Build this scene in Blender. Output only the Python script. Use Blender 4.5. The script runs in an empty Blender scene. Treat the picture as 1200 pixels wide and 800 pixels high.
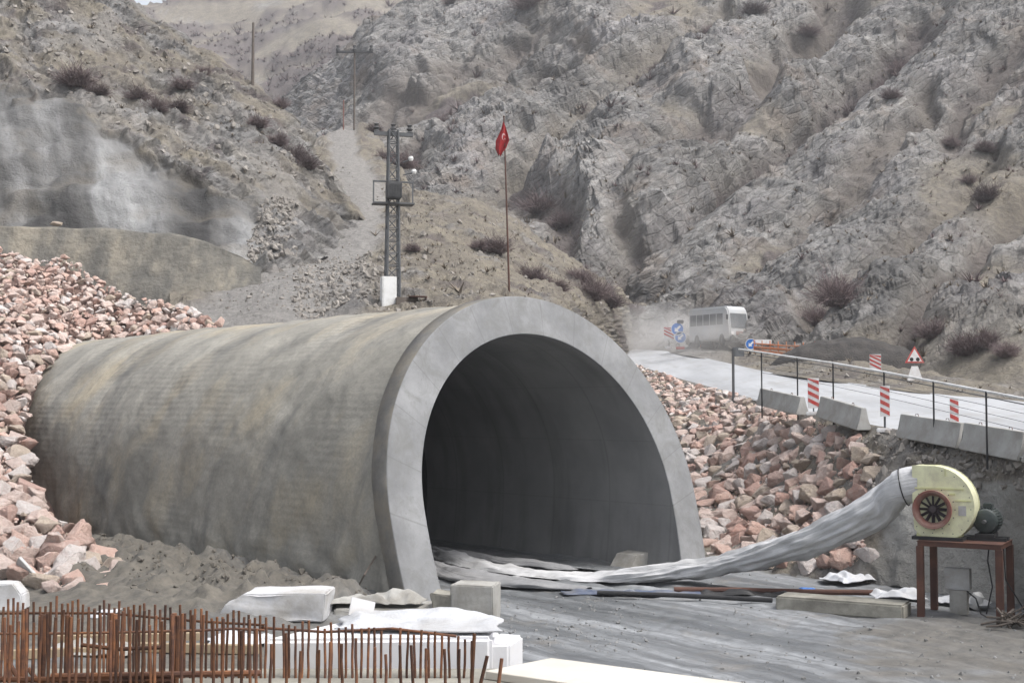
import bpy, bmesh, math, random
import numpy as np
from mathutils import Vector, Matrix, Euler
random.seed(7); RS = np.random.RandomState(11)
SC = bpy.context.scene; COL = SC.collection
PI = math.pi
# ------------------------------------------------------------------ camera
CAMZ, PITCH, FPX = 5.7, 0.051, 1500.0
cam = bpy.data.cameras.new('camera'); camo = bpy.data.objects.new('camera', cam); COL.objects.link(camo)
camo.location = (0, 0, CAMZ); camo.rotation_euler = (PI/2 + PITCH, 0, 0)
cam.lens = 45.0; cam.sensor_width = 36.0; cam.clip_start = 0.1; cam.clip_end = 6000
SC.camera = camo
CP, SP = math.cos(PITCH), math.sin(PITCH)
def P(px, py, Y):
    """world point on the sight line of a photo pixel, Y metres away"""
    x = (px-600)/FPX; v = -(py-400)/FPX
    d = Y/(CP-SP*v)
    return Vector((x*d, Y, CAMZ+d*(SP+CP*v)))
def PN(px, py, Y):
    px, py, Y = np.broadcast_arrays(np.asarray(px, float), np.asarray(py, float), np.asarray(Y, float))
    x = (px-600)/FPX; v = -(py-400)/FPX; d = Y/(CP-SP*v)
    return np.stack([x*d, Y, CAMZ+d*(SP+CP*v)], -1)
def G(px, py, z=0.0):
    """point of the level z under a photo pixel"""
    v = -(py-400)/FPX; d = (z-CAMZ)/(SP+CP*v)
    return Vector(((px-600)/FPX*d, d*(CP-SP*v), z))
# ------------------------------------------------------------------ noise
_perm = RS.permutation(256); _perm = np.concatenate([_perm, _perm, _perm])
_grad = RS.normal(size=(256, 3)); _grad /= np.linalg.norm(_grad, axis=1)[:, None]
def perlin(p):
    p = np.asarray(p, float); i = np.floor(p).astype(int); f = p-i; i &= 255
    u = f*f*f*(f*(f*6-15)+10); r = 0
    for dx in (0, 1):
        for dy in (0, 1):
            for dz in (0, 1):
                h = _perm[_perm[_perm[(i[..., 0]+dx) & 255]+((i[..., 1]+dy) & 255)]+((i[..., 2]+dz) & 255)]
                g = _grad[h]; d = f-np.array([dx, dy, dz])
                w = (u[..., 0] if dx else 1-u[..., 0])*(u[..., 1] if dy else 1-u[..., 1])*(u[..., 2] if dz else 1-u[..., 2])
                r = r+w*(g*d).sum(-1)
    return r*1.6
def fbm(p, o=4, g=.5):
    p = np.asarray(p, float); a = 1; s = 0
    for k in range(o): s = s+a*perlin(p*2**k+k*17.3); a *= g
    return s
def ridge(p, o=3, g=.5):
    p = np.asarray(p, float); a = 1; s = 0
    for k in range(o): s = s+a*(1-2*np.abs(perlin(p*2**k+k*31.7))); a *= g
    return s
def sst(x, a, b):
    t = np.clip((x-a)/(b-a), 0, 1); return t*t*(3-2*t)
class RBF:
    def __init__(s, pts, vals):
        s.p = np.array(pts, float)/100; v = np.array(vals, float); n = len(v)
        A = np.zeros((n+3, n+3)); A[:n, :n] = s.k(s.p, s.p)+np.eye(n)*1e-4
        A[:n, n] = 1; A[:n, n+1:] = s.p; A[n:, :n] = A[:n, n:].T
        s.w = np.linalg.solve(A, np.concatenate([v, [0, 0, 0]]))
    def k(s, a, b):
        r2 = ((a[:, None]-b[None])**2).sum(-1); return .5*r2*np.log(r2+1e-9)
    def __call__(s, q):
        q = np.asarray(q, float)/100; n = len(s.p); out = np.empty(len(q))
        for i in range(0, len(q), 40000):
            c = q[i:i+40000]; out[i:i+40000] = s.k(c, s.p)@s.w[:n]+s.w[n]+c@s.w[n+1:]
        return out
# ------------------------------------------------------------------ mesh helpers
def mk(name, V, F, mats=None, parent=None, smooth=True, attrs=None, uv=None):
    """V (n,3); F list of tuples or (m,k) array -> one linked mesh object"""
    me = bpy.data.meshes.new(name); V = np.asarray(V, np.float32)
    F = np.asarray(F, np.int32)
    me.vertices.add(len(V)); me.vertices.foreach_set('co', V.ravel())
    m, k = F.shape; me.loops.add(m*k); me.loops.foreach_set('vertex_index', F.ravel())
    me.polygons.add(m); me.polygons.foreach_set('loop_start', np.arange(0, m*k, k, dtype=np.int32))
    me.update(calc_edges=True)
    me.polygons.foreach_set('use_smooth', np.full(m, smooth))
    for a, v in (attrs or {}).items():
        at = me.attributes.new(a, 'FLOAT', 'POINT'); at.data.foreach_set('value', np.asarray(v, np.float32).ravel())
    if uv is not None:
        l = me.uv_layers.new(name='UVMap'); l.data.foreach_set('uv', np.asarray(uv, np.float32)[F.ravel()].ravel())
    return link(name, me, mats, parent)
def link(name, me, mats=None, parent=None):
    o = bpy.data.objects.new(name, me); COL.objects.link(o)
    for m in (mats if isinstance(mats, (list, tuple)) else [mats] if mats else []): me.materials.append(m)
    if parent: o.parent = parent
    return o
def gridF(nr, nc, wrap=False):
    i = np.arange(nr-1)[:, None]; j = np.arange(nc if wrap else nc-1)[None]
    j2 = (j+1) % nc
    return np.stack([i*nc+j, i*nc+j2, (i+1)*nc+j2, (i+1)*nc+j], -1).reshape(-1, 4)
class MB:
    """collects shapes into one mesh"""
    def __init__(s): s.bm = bmesh.new()
    def _geo(s, vs, M):
        if M is not None: bmesh.ops.transform(s.bm, matrix=M, verts=vs)
        return vs
    def box(s, c, d, rz=0, bev=0, M=None, rot=None):
        vs = bmesh.ops.create_cube(s.bm, size=1)['verts']
        R = (rot.to_matrix() if rot else Matrix.Rotation(rz, 3, 'Z')).to_4x4()
        T = Matrix.Translation(c)@R@Matrix.Diagonal((*d, 1))
        if M is not None: T = M@T
        bmesh.ops.transform(s.bm, matrix=T, verts=vs)
        if bev:
            es = list({e for v in vs for e in v.link_edges})
            bmesh.ops.bevel(s.bm, geom=es, offset=bev, segments=2, affect='EDGES', clamp_overlap=True)
        return s
    def cyl(s, a, b, r, r2=None, n=12, caps=True):
        a, b = Vector(a), Vector(b); d = b-a
        T = Matrix.Translation((a+b)/2)@d.to_track_quat('Z', 'Y').to_matrix().to_4x4()
        bmesh.ops.create_cone(s.bm, cap_ends=caps, segments=n, radius1=r, radius2=r if r2 is None else r2, depth=d.length, matrix=T)
        return s
    def tube(s, pts, r, n=8):
        pts = [Vector(p) for p in pts]; rings = []
        rr = r if isinstance(r, (list, tuple)) else [r]*len(pts)
        for i, p in enumerate(pts):
            t = (pts[min(i+1, len(pts)-1)]-pts[max(i-1, 0)]).normalized()
            u = t.cross(Vector((0, 0, 1)) if abs(t.z) < .95 else Vector((1, 0, 0))).normalized(); w = t.cross(u)
            rings.append([s.bm.verts.new(p+(u*math.cos(2*PI*k/n)+w*math.sin(2*PI*k/n))*rr[i]) for k in range(n)])
        for a, b in zip(rings, rings[1:]):
            for k in range(n): s.bm.faces.new((a[k], a[(k+1) % n], b[(k+1) % n], b[k]))
        s.bm.faces.new(rings[0][::-1]); s.bm.faces.new(rings[-1]); return s
    def lathe(s, prof, M=None, n=24, close=False):
        """prof: (r, z) list about the local z"""
        rings = []
        for r, z in prof:
            rings.append([s.bm.verts.new((r*math.cos(2*PI*k/n), r*math.sin(2*PI*k/n), z)) for k in range(n)])
        for a, b in zip(rings, rings[1:]):
            for k in range(n): s.bm.faces.new((a[k], a[(k+1) % n], b[(k+1) % n], b[k]))
        if close: s.bm.faces.new(rings[0][::-1]); s.bm.faces.new(rings[-1])
        if M is not None: bmesh.ops.transform(s.bm, matrix=M, verts=[v for g in rings for v in g])
        return s
    def prism(s, pts, y0, y1, M=None):
        """pts in the local xz plane, extruded along y"""
        a = [s.bm.verts.new((x, y0, z)) for x, z in pts]; b = [s.bm.verts.new((x, y1, z)) for x, z in pts]
        n = len(pts)
        for k in range(n): s.bm.faces.new((a[k], a[(k+1) % n], b[(k+1) % n], b[k]))
        s.bm.faces.new(a[::-1]); s.bm.faces.new(b)
        if M is not None: bmesh.ops.transform(s.bm, matrix=M, verts=a+b)
        return s
    def build(s, name, mat, parent=None, smooth=False, ang=35):
        bmesh.ops.recalc_face_normals(s.bm, faces=s.bm.faces[:])
        me = bpy.data.meshes.new(name)
        for f in s.bm.faces: f.smooth = smooth
        if smooth:
            for e in s.bm.edges:
                if len(e.link_faces) == 2 and e.calc_face_angle(0) > math.radians(ang): e.smooth = False
        s.bm.to_mesh(me); s.bm.free()
        return link(name, me, mat, parent)
def tag(o, label=None, cat=None, group=None, kind=None):
    for k, v in (('label', label), ('category', cat), ('group', group), ('kind', kind)):
        if v: o[k] = v
    return o
def thing(name, label, cat, loc=(0, 0, 0), rz=0, group=None):
    o = bpy.data.objects.new(name, None); COL.objects.link(o); o.location = loc; o.rotation_euler = (0, 0, rz)
    o.empty_display_size = .3
    return tag(o, label, cat, group)
def copy_tree(o, parent=None):
    c = o.copy(); COL.objects.link(c); c.parent = parent
    for ch in [k for k in bpy.data.objects if k.parent == o]: copy_tree(ch, c)
    return c
# ------------------------------------------------------------------ materials
class NT:
    def __init__(s, name):
        s.m = bpy.data.materials.new(name); s.m.use_nodes = True; s.t = s.m.node_tree; s.n = s.t.nodes; s.n.clear()
        s.out = s.n.new('ShaderNodeOutputMaterial'); s.b = s.n.new('ShaderNodeBsdfPrincipled')
        s.t.links.new(s.b.outputs[0], s.out.inputs['Surface']); s.bumpo = None
        tc = s.n.new('ShaderNodeTexCoord'); s.obj = tc.outputs['Object']; s.uv = tc.outputs['UV']
    def L(s, a, b): s.t.links.new(a, b)
    def inp(s, sock, v):
        if hasattr(v, 'links'): s.L(v, sock)
        elif isinstance(v, (tuple, list)) and len(v) == 3 and sock.type == 'RGBA': sock.default_value = (*v, 1)
        else: sock.default_value = v
    def mapping(s, vec, scale=(1, 1, 1), rot=(0, 0, 0)):
        n = s.n.new('ShaderNodeMapping'); s.L(vec, n.inputs[0]); n.inputs['Scale'].default_value = scale; n.inputs['Rotation'].default_value = rot
        return n.outputs[0]
    def tilt(s, vec, deg, scale, ax=1):
        r = [0, 0, 0]; r[ax] = math.radians(deg); return s.mapping(s.mapping(vec, rot=tuple(r)), scale)
    def noise(s, scale, detail=4, vec=None, rough=.55, dist=0):
        n = s.n.new('ShaderNodeTexNoise'); s.L(vec or s.obj, n.inputs['Vector']); n.inputs['Scale'].default_value = scale
        n.inputs['Detail'].default_value = detail; n.inputs['Roughness'].default_value = rough; n.inputs['Distortion'].default_value = dist
        return n.outputs['Fac']
    def voro(s, scale, vec=None, out='Distance', feat='F1'):
        n = s.n.new('ShaderNodeTexVoronoi'); n.feature = feat; s.L(vec or s.obj, n.inputs['Vector']); n.inputs['Scale'].default_value = scale
        return n.outputs[out]
    def wave(s, scale, vec, dist=2, det=2, dsc=1, direction='X'):
        n = s.n.new('ShaderNodeTexWave'); n.bands_direction = direction; s.L(vec, n.inputs['Vector']); n.inputs['Scale'].default_value = scale
        n.inputs['Distortion'].default_value = dist; n.inputs['Detail'].default_value = det; n.inputs['Detail Scale'].default_value = dsc
        return n.outputs['Fac']
    def ramp(s, fac, stops):
        n = s.n.new('ShaderNodeValToRGB'); s.L(fac, n.inputs[0]); e = n.color_ramp.elements
        while len(e) < len(stops): e.new(.5)
        for q, (p, c) in zip(e, stops):
            q.position = p; q.color = (*c, 1) if isinstance(c, (tuple, list)) else (c, c, c, 1)
        return n.outputs[0]
    def mix(s, fac, a, b, mode='MIX'):
        n = s.n.new('ShaderNodeMix'); n.data_type = 'RGBA'; n.blend_type = mode
        s.inp(n.inputs[0], fac); s.inp(n.inputs[6], a); s.inp(n.inputs[7], b); return n.outputs[2]
    def math(s, op, a, b=0.0):
        n = s.n.new('ShaderNodeMath'); n.operation = op; s.inp(n.inputs[0], a); s.inp(n.inputs[1], b); return n.outputs[0]
    def attr(s, name):
        n = s.n.new('ShaderNodeAttribute'); n.attribute_name = name; return n.outputs['Fac']
    def bump(s, h, strength=.5, dist=.05):
        n = s.n.new('ShaderNodeBump'); s.inp(n.inputs['Height'], h); n.inputs['Strength'].default_value = strength; n.inputs['Distance'].default_value = dist
        if s.bumpo is not None: s.L(s.bumpo, n.inputs['Normal'])
        s.bumpo = n.outputs[0]; return s
    def done(s, col, rough=.85, metal=0, spec=.3):
        s.inp(s.b.inputs['Base Color'], col); s.inp(s.b.inputs['Roughness'], rough); s.inp(s.b.inputs['Metallic'], metal)
        s.b.inputs['Specular IOR Level'].default_value = spec
        if s.bumpo is not None: s.L(s.bumpo, s.b.inputs['Normal'])
        return s.m
def dull(name, c1, c2, scale=3, rough=.8, bump=.3, bd=.02, metal=0, dirt=None, dsc=.8, spec=.3, rnd=0):
    """two-tone worn surface with optional dirt patches"""
    t = NT(name); f = t.noise(scale, 6, rough=.65)
    c = t.mix(t.ramp(f, [(.3, 0.), (.7, 1.)]), c1, c2)
    if dirt: c = t.mix(t.ramp(t.noise(dsc, 5, rough=.7), [(.42, 0.), (.68, .85)]), c, dirt)
    if rnd:
        oi = t.n.new('ShaderNodeObjectInfo'); v = t.math('ADD', t.math('MULTIPLY', oi.outputs['Random'], rnd), 1-rnd/2)
        c = t.mix(1.0, c, v, 'MULTIPLY')
    t.bump(t.noise(scale*6, 5), bump, bd)
    return t.done(c, rough, metal, spec)
def lin(*rgb): return tuple(((c/255+.055)/1.055)**2.4 if c > 10 else c/255/12.92 for c in rgb)
#@@MAT
def m_terrain(pale=False):
    """hills: zones (rock, scrub, shotcrete, gravel) come with the mesh as attributes"""
    t = NT('hillside')
    n1 = t.noise(.35, 6, rough=.7); n2 = t.noise(1.6, 6, rough=.75); n3 = t.noise(.07, 4)
    grass = t.mix(t.ramp(n1, [(.3, 0.), (.7, 1.)]), (.285, .255, .20), (.165, .147, .128))
    grass = t.mix(t.ramp(n2, [(.45, 0.), (.75, .8)]), grass, (.085, .076, .072))
    st = t.noise(1.0, 5, t.tilt(t.obj, 38, (.16, .14, .85)), .7)
    rock = t.mix(t.ramp(st, [(.3, 0.), (.7, 1.)]), (.15, .147, .145), (.325, .315, .302))
    rock = t.mix(t.ramp(n1, [(.5, 0.), (.8, .55)]), rock, (.23, .19, .15))
    rock = t.mix(t.ramp(n2, [(.5, 0.), (.8, .5)]), rock, (.14, .13, .125))
    rock = t.mix(t.ramp(n3, [(.5, 0.), (.75, .4)]), rock, (.22, .20, .21))
    n4 = t.noise(3.2, 5, t.tilt(t.obj, 38, (.45, .5, 1.3)), .75)
    rock = t.mix(1.0, rock, t.ramp(n4, [(.3, .68), (.5, 1.), (.72, 1.3)]), 'MULTIPLY')
    rock = t.mix(1.0, rock, t.ramp(t.noise(.055, 5, rough=.6), [(.35, .62), (.5, .95), (.66, 1.2)]), 'MULTIPLY')
    rock = t.mix(t.ramp(t.noise(.11, 4), [(.56, 0.), (.7, .55)]), rock, (.20, .155, .12))
    vb = t.n.new('ShaderNodeTexVoronoi'); t.L(t.tilt(t.obj, 38, (.38, .4, 1.0)), vb.inputs['Vector']); vb.inputs['Scale'].default_value = 1.1; vb.inputs['Randomness'].default_value = 1
    bw = t.n.new('ShaderNodeRGBToBW'); t.L(vb.outputs['Color'], bw.inputs[0])
    rock = t.mix(1.0, rock, t.ramp(bw.outputs[0], [(.2, .82), (.8, 1.15)]), 'MULTIPLY')
    c = t.mix(t.attr('rock'), grass, rock)
    scrub = t.mix(t.ramp(n2, [(.35, 0.), (.65, 1.)]), (.07, .06, .064), (.15, .128, .122))
    c = t.mix(t.attr('scrub'), c, scrub)
    gv = t.mix(t.ramp(t.noise(2.2, 6, rough=.8), [(.35, 0.), (.68, 1.)]), (.19, .182, .175), (.34, .325, .305))
    c = t.mix(t.attr('gravel'), c, gv)
    vs = t.tilt(t.obj, 30, (.24, .05, .045))
    sh = t.ramp(t.noise(1.0, 4, vs, .5, .35), [(.36, (.24, .235, .22)), (.6, (.38, .37, .345))] if pale else [(.36, (.075, .073, .072)), (.46, (.145, .142, .138)), (.52, (.21, .207, .203)), (.60, (.35, .35, .347))])
    vs2 = t.tilt(t.obj, 24, (.9, .15, .08))
    sh = t.mix(1.0, sh, t.ramp(t.noise(1.0, 5, vs2, .6), [(.3, .65), (.7, 1.2)]), 'MULTIPLY')
    sh = t.mix(t.ramp(t.noise(.22, 4), [(.5, 0.), (.7, .6)]), sh, (.21, .185, .15))
    c = t.mix(t.attr('shot'), c, sh)
    ed = t.voro(1.1, t.tilt(t.obj, 38, (.38, .4, 1.0)), 'Distance', 'DISTANCE_TO_EDGE')
    t.bump(t.math('MULTIPLY', t.ramp(ed, [(0., 0.), (.12, 1.)]), t.attr('rock')), .7, .35); t.bump(n2, .8, .5); t.bump(t.noise(5, 4, rough=.75), .7, .16)
    return t.done(c, .95, spec=.15)
M_HILL = m_terrain(); M_BANK = m_terrain(True)
def m_tunnel():
    t = NT('sprayed_concrete_shell')          # UV = (metres round the arch, metres along the tunnel)
    a = t.noise(1.0, 5, t.tilt(t.uv, 14, (.15, .32, 1), 2), .6, .6)
    b = t.noise(1.0, 5, t.tilt(t.uv, 24, (.17, .27, 1), 2), .6)
    c = t.mix(t.ramp(a, [(.3, 0.), (.68, 1.)]), (.19, .182, .16), (.355, .337, .295))
    c = t.mix(t.ramp(b, [(.48, 0.), (.66, .85)]), c, (.37, .32, .235))
    c = t.mix(t.ramp(t.noise(1.0, 6, t.tilt(t.uv, 17, (.16, .34, 1), 2), .62, .4), [(.5, 0.), (.68, .85)]), c, (.13, .128, .122))
    c = t.mix(t.ramp(t.noise(9, 4), [(.3, .35), (.6, 0.)]), c, (.15, .145, .13))
    sep = t.n.new('ShaderNodeSeparateXYZ'); t.L(t.uv, sep.inputs[0])
    rib = t.wave(1.25, t.mapping(t.uv, (1, .05, 1)), 1.2, 3, 1.4)
    msk = t.ramp(t.noise(1, 3, t.mapping(t.uv, (.2, .2, 1))), [(.42, 0.), (.62, 1.)])
    t.bump(t.math('MULTIPLY', rib, msk), .18, .03); t.bump(t.noise(1.6, 5), .5, .12); t.bump(t.noise(14, 4, rough=.7), .45, .02)
    c = t.mix(t.math('MULTIPLY', t.math('MULTIPLY', rib, msk), .15), c, (.1, .095, .085))
    return t.done(c, .92, spec=.2)
M_SHELL = m_tunnel()
def m_portal():
    t = NT('cast_concrete_ring')
    n = t.noise(.55, 6, rough=.65); c = t.mix(t.ramp(n, [(.3, 0.), (.7, 1.)]), (.155, .157, .16), (.275, .277, .28))
    c = t.mix(t.ramp(t.noise(1.4, 5, rough=.7, dist=.8), [(.47, 0.), (.68, .75)]), c, (.165, .165, .158))
    c = t.mix(t.ramp(t.noise(7, 4), [(.62, 0.), (.72, .6)]), c, (.17, .17, .165))
    u = t.attr('ring'); w = t.math('FRACT', t.math('MULTIPLY', u, 1/1.55))
    jt = t.ramp(w, [(0., 1.), (.018, 0.), (.985, 0.), (1., 1.)])
    c = t.mix(t.math('MULTIPLY', jt, .5), c, (.12, .12, .115))
    t.bump(jt, -.5, .02); t.bump(t.noise(2.2, 4), .25, .06); t.bump(t.noise(22, 3), .25, .01)
    return t.done(c, .85, spec=.25)
M_PORTAL = m_portal(); M_EDGE = dull('stained_shaded_ring_edge', (.20, .19, .175), (.12, .117, .108), 1.5, .9, .5, .03, dirt=(.24, .21, .16), dsc=.7)  # edge stain, with the band's shade also painted in as darker concrete
def m_lining():
    t = NT('tunnel_lining')
    c = t.mix(t.ramp(t.noise(.4, 5), [(.3, 0.), (.7, 1.)]), (.17, .17, .172), (.245, .245, .24))
    sep = t.n.new('ShaderNodeSeparateXYZ'); t.L(t.uv, sep.inputs[0])
    f = t.math('FRACT', t.math('MULTIPLY', sep.outputs[1], 1/3.0)); j = t.ramp(f, [(0., 1.), (.02, 0.), (.98, 0.), (1., 1.)])
    f2 = t.math('FRACT', t.math('MULTIPLY', sep.outputs[0], 1/2.3)); j2 = t.ramp(f2, [(0., 1.), (.012, 0.), (.99, 0.), (1., 1.)])
    c = t.mix(t.math('MULTIPLY', t.math('MAXIMUM', j, j2), .25), c, (.07, .07, .07))
    c = t.mix(t.ramp(t.noise(1, 5, t.mapping(t.uv, (.15, .8, 1))), [(.5, 0.), (.75, .6)]), c, (.10, .10, .097))
    t.bump(t.noise(3, 4), .3, .05)
    return t.done(c, .8)
M_LINING = m_lining()
M_DRIVE = dull('darkened_tunnel_depth', (.04, .04, .04), (.025, .025, .025), .8, .8, .5, .05)  # near-black colour paints in the darkness deep inside the tunnel
def m_mud():
    t = NT('wet_mud')
    n = t.noise(.5, 6, rough=.65); n2 = t.noise(2.4, 6, rough=.7)
    cx = t.n.new('ShaderNodeCombineXYZ'); t.L(t.attr('track'), cx.inputs[0]); t.L(t.attr('along'), cx.inputs[1])
    tr = t.noise(1.0, 6, t.mapping(cx.outputs[0], (2.4, .13, 1)), .72, .35); tr2 = t.noise(1.0, 4, t.mapping(cx.outputs[0], (.5, .06, 1)), .6)
    c = t.mix(t.ramp(tr, [(.34, 0.), (.62, 1.)]), (.075, .08, .085), (.29, .30, .31))
    c = t.mix(t.ramp(t.noise(5, 5, rough=.8), [(.35, .3), (.5, 0.)]), c, (.085, .085, .085)); c = t.mix(t.ramp(t.noise(7, 4, rough=.8), [(.6, 0.), (.7, .25)]), c, (.33, .33, .325))
    c = t.mix(t.ramp(tr2, [(.4, .75), (.58, 0.)]), c, (.085, .09, .094))
    c = t.mix(t.ramp(n2, [(.45, 0.), (.75, .7)]), c, (.10, .10, .10))
    c = t.mix(t.ramp(n, [(.55, 0.), (.72, .5)]), c, (.20, .175, .145))
    soil = t.mix(t.ramp(n2, [(.3, 0.), (.65, 1.)]), (.15, .135, .112), (.075, .07, .062))
    c = t.mix(t.attr('soil'), c, soil)
    r = t.mix(t.attr('soil'), t.ramp(tr2, [(.38, .28), (.6, .75)]), (.95, .95, .95))
    t.bump(tr, .3, .05); t.bump(n2, .5, .08); t.bump(t.noise(12, 4, rough=.7), .4, .025)
    return t.done(c, r, spec=.4)
M_MUD = m_mud()
def m_road():
    t = NT('dusty_asphalt')
    c = t.mix(t.ramp(t.noise(.35, 6, t.mapping(t.obj, (1, .25, 1)), .65), [(.3, 0.), (.7, 1.)]), (.29, .295, .305), (.42, .428, .44))
    c = t.mix(t.ramp(t.noise(1.0, 4, t.mapping(t.obj, (1.2, .05, 1))), [(.5, 0.), (.7, .45)]), c, (.19, .19, .19))
    c = t.mix(t.ramp(t.noise(.8, 6, rough=.75), [(.5, 0.), (.7, .5)]), c, (.24, .22, .19))
    t.bump(t.noise(8, 4), .3, .02); return t.done(c, .62, spec=.5)
M_ROAD = m_road()
def rockmat(name, c1, c2, c3):
    t = NT(name); oi = t.n.new('ShaderNodeObjectInfo'); geo = t.n.new('ShaderNodeNewGeometry')
    rnd = t.math('FRACT', t.math('ADD', oi.outputs['Random'], geo.outputs['Random Per Island']))
    add = t.n.new('ShaderNodeVectorMath'); add.operation = 'ADD'; t.L(t.obj, add.inputs[0])
    sc = t.n.new('ShaderNodeVectorMath'); sc.operation = 'SCALE'; sc.inputs[0].default_value = (37, 91, 53); t.L(rnd, sc.inputs['Scale']); t.L(sc.outputs[0], add.inputs[1])
    v = add.outputs[0]
    c = t.mix(t.ramp(t.noise(1.6, 5, v, .6, .5), [(.32, 0.), (.68, 1.)]), c1, c2)
    c = t.mix(t.ramp(t.noise(3.4, 6, v, .7, 1.0), [(.52, 0.), (.72, .8)]), c, c3)
    c = t.mix(t.ramp(rnd, [(0., 0.), (.5, .25), (.51, 0.), (1., .4)]), c, (.58, .50, .46)); c = t.mix(t.ramp(t.noise(6, 5, v, .75), [(.55, 0.), (.7, .45)]), c, (.36, .25, .21))
    t.bump(t.noise(3.5, 6, v, .75), 1.0, .22); t.bump(t.noise(15, 4, v, .7), .7, .05)
    return t.done(c, .9, spec=.2)
ROCK = {'chalk white': rockmat('white_limestone', (.72, .67, .64), (.62, .56, .53), (.60, .45, .40)),
        'pale pink': rockmat('pale_pink_limestone', (.69, .565, .51), (.63, .47, .405), (.73, .66, .60)),
        'salmon': rockmat('salmon_limestone', (.64, .455, .385), (.59, .385, .315), (.70, .60, .53)),
        'brick red': rockmat('red_limestone', (.49, .29, .24), (.55, .37, .31), (.64, .53, .48)),
        'tan': rockmat('tan_limestone', (.54, .45, .35), (.48, .39, .32), (.62, .54, .48))}
M_BED = dull('pink_rubble_bed', (.22, .145, .12), (.12, .085, .075), 2.5, .95, .8, .15)
M_CONC = dull('grey_concrete', (.36, .35, .325), (.26, .255, .24), 1.5, .88, .4, .02, dirt=(.19, .175, .15), dsc=1.2)
M_PALEC = dull('pale_barrier_concrete', (.44, .435, .415), (.34, .335, .32), 1.5, .88, .4, .02, dirt=(.27, .255, .23), dsc=1.0)
M_CONC2 = dull('stained_concrete', (.33, .315, .27), (.23, .22, .19), 1.8, .9, .5, .03, dirt=(.15, .14, .12), dsc=1.6)
M_WALLSHOT = None
M_RUST = dull('rusty_steel', (.10, .05, .035), (.05, .029, .023), 7, .85, .4, .004, dirt=(.21, .09, .04), dsc=5, rnd=.9)
M_RUSTB = dull('rusty_brown_frame', (.085, .04, .03), (.05, .028, .023), 4, .7, .3, .01, dirt=(.13, .06, .04), dsc=2)
M_DARKST = dull('dark_steel', (.06, .06, .063), (.10, .10, .10), 3, .6, .2, .01)
M_GALV = dull('weathered_galvanised_steel', (.13, .135, .14), (.075, .077, .08), 2, .6, .2, .01)
M_BLOW = dull('pale_lime_paint', (.58, .58, .30), (.50, .505, .28), 1.2, .5, .12, .01, dirt=(.42, .40, .27), dsc=2.2, spec=.45)
M_BLOW_LIT = dull('lit_lime_paint', (.68, .68, .46), (.60, .60, .38), 1.2, .5, .12, .01, dirt=(.45, .43, .31), dsc=2.2, spec=.45)  # lighter copy of the lime for the rim: its light is painted in
M_RINGR = dull('faded_red_paint', (.22, .095, .075), (.15, .07, .058), 3, .6, .3, .01, dirt=(.26, .17, .14), dsc=3)
M_IMP = dull('dark_impeller_metal', (.05, .038, .042), (.025, .022, .025), 3, .5, .2, .01)
M_BLACK = dull('black_paint', (.018, .018, .02), (.035, .034, .034), 3, .55, .2, .01)
M_MOTOR = dull('dark_green_grey_paint', (.035, .046, .045), (.06, .068, .066), 3, .5, .2, .01)
M_BOX = dull('grey_cabinet_paint', (.42, .42, .42), (.34, .34, .34), 1.5, .5, .1, .01, dirt=(.28, .26, .23), dsc=2)
M_WHITEP = dull('white_cabinet_paint', (.74, .74, .73), (.64, .64, .63), 1, .5, .1, .01, dirt=(.5, .48, .45), dsc=1)
M_WHITE = dull('white_sheeting', (.60, .61, .63), (.48, .49, .52), 1.3, .6, .35, .03, dirt=(.55, .54, .53), dsc=1.6)
M_FOAM = dull('white_foam_board', (.56, .56, .57), (.44, .44, .45), 1.4, .8, .4, .02, dirt=(.32, .30, .27), dsc=.9)
M_WRAP = dull('white_wrapping', (.66, .66, .68), (.56, .56, .58), 1.2, .7, .3, .015, dirt=(.6, .58, .55), dsc=.8)
M_CLOTH = dull('off_white_cloth', (.52, .53, .55), (.40, .41, .43), 2.5, .8, .5, .03, dirt=(.32, .31, .30), dsc=1.8)
M_BOARD = dull('cream_white_panel', (.58, .555, .50), (.49, .465, .415), .9, .6, .1, .006, dirt=(.47, .42, .35), dsc=.8)
M_PLYEDGE = dull('plywood_edge', (.34, .27, .18), (.27, .21, .14), 4, .8, .2, .01)
M_WOOD = dull('weathered_wood', (.15, .125, .105), (.09, .077, .068), 3, .85, .3, .02)
M_RED = dull('red_paint', (.55, .05, .045), (.46, .05, .045), 2, .5, .1, .01, dirt=(.42, .2, .17), dsc=3)
M_SIGNW = dull('white_sign_face', (.76, .76, .76), (.68, .67, .67), 2, .5, .1, .01, dirt=(.55, .5, .47), dsc=3)
M_BLUE = dull('blue_sign_face', (.03, .14, .45), (.04, .17, .5), 2, .45, .1, .01)
M_ORANGE = dull('orange_plastic', (.62, .19, .07), (.52, .2, .1), 2, .6, .2, .01, dirt=(.5, .34, .25), dsc=1)
M_FLAG = dull('red_flag_cloth', (.30, .018, .02), (.24, .016, .018), 3, .85, .2, .01)
M_FLAGW = dull('white_flag_print', (.52, .36, .36), (.48, .33, .33), 3, .85, .1, .01)
M_GLASS = dull('dark_window_glass', (.05, .06, .065), (.09, .10, .105), 1, .15, .0, .0, spec=.6, dirt=(.2, .19, .18), dsc=.6)
M_TYRE = dull('tyre_rubber', (.03, .03, .03), (.06, .055, .05), 3, .9, .3, .01)
M_BUS = dull('dusty_white_coachwork', (.46, .47, .48), (.40, .41, .42), .6, .5, .05, .01, dirt=(.44, .42, .39), dsc=.5, spec=.5)
M_TWIG = dull('bare_twigs', (.13, .098, .10), (.19, .15, .145), 1.5, .95, 0, .0, rnd=.7)
M_TUFT = dull('dry_tussock', (.15, .125, .105), (.24, .20, .15), .3, .95, 0, .0)
M_STONE = dull('grey_stones', (.31, .285, .255), (.18, .165, .15), .6, .95, .6, .08)
M_DUCT = None
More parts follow.
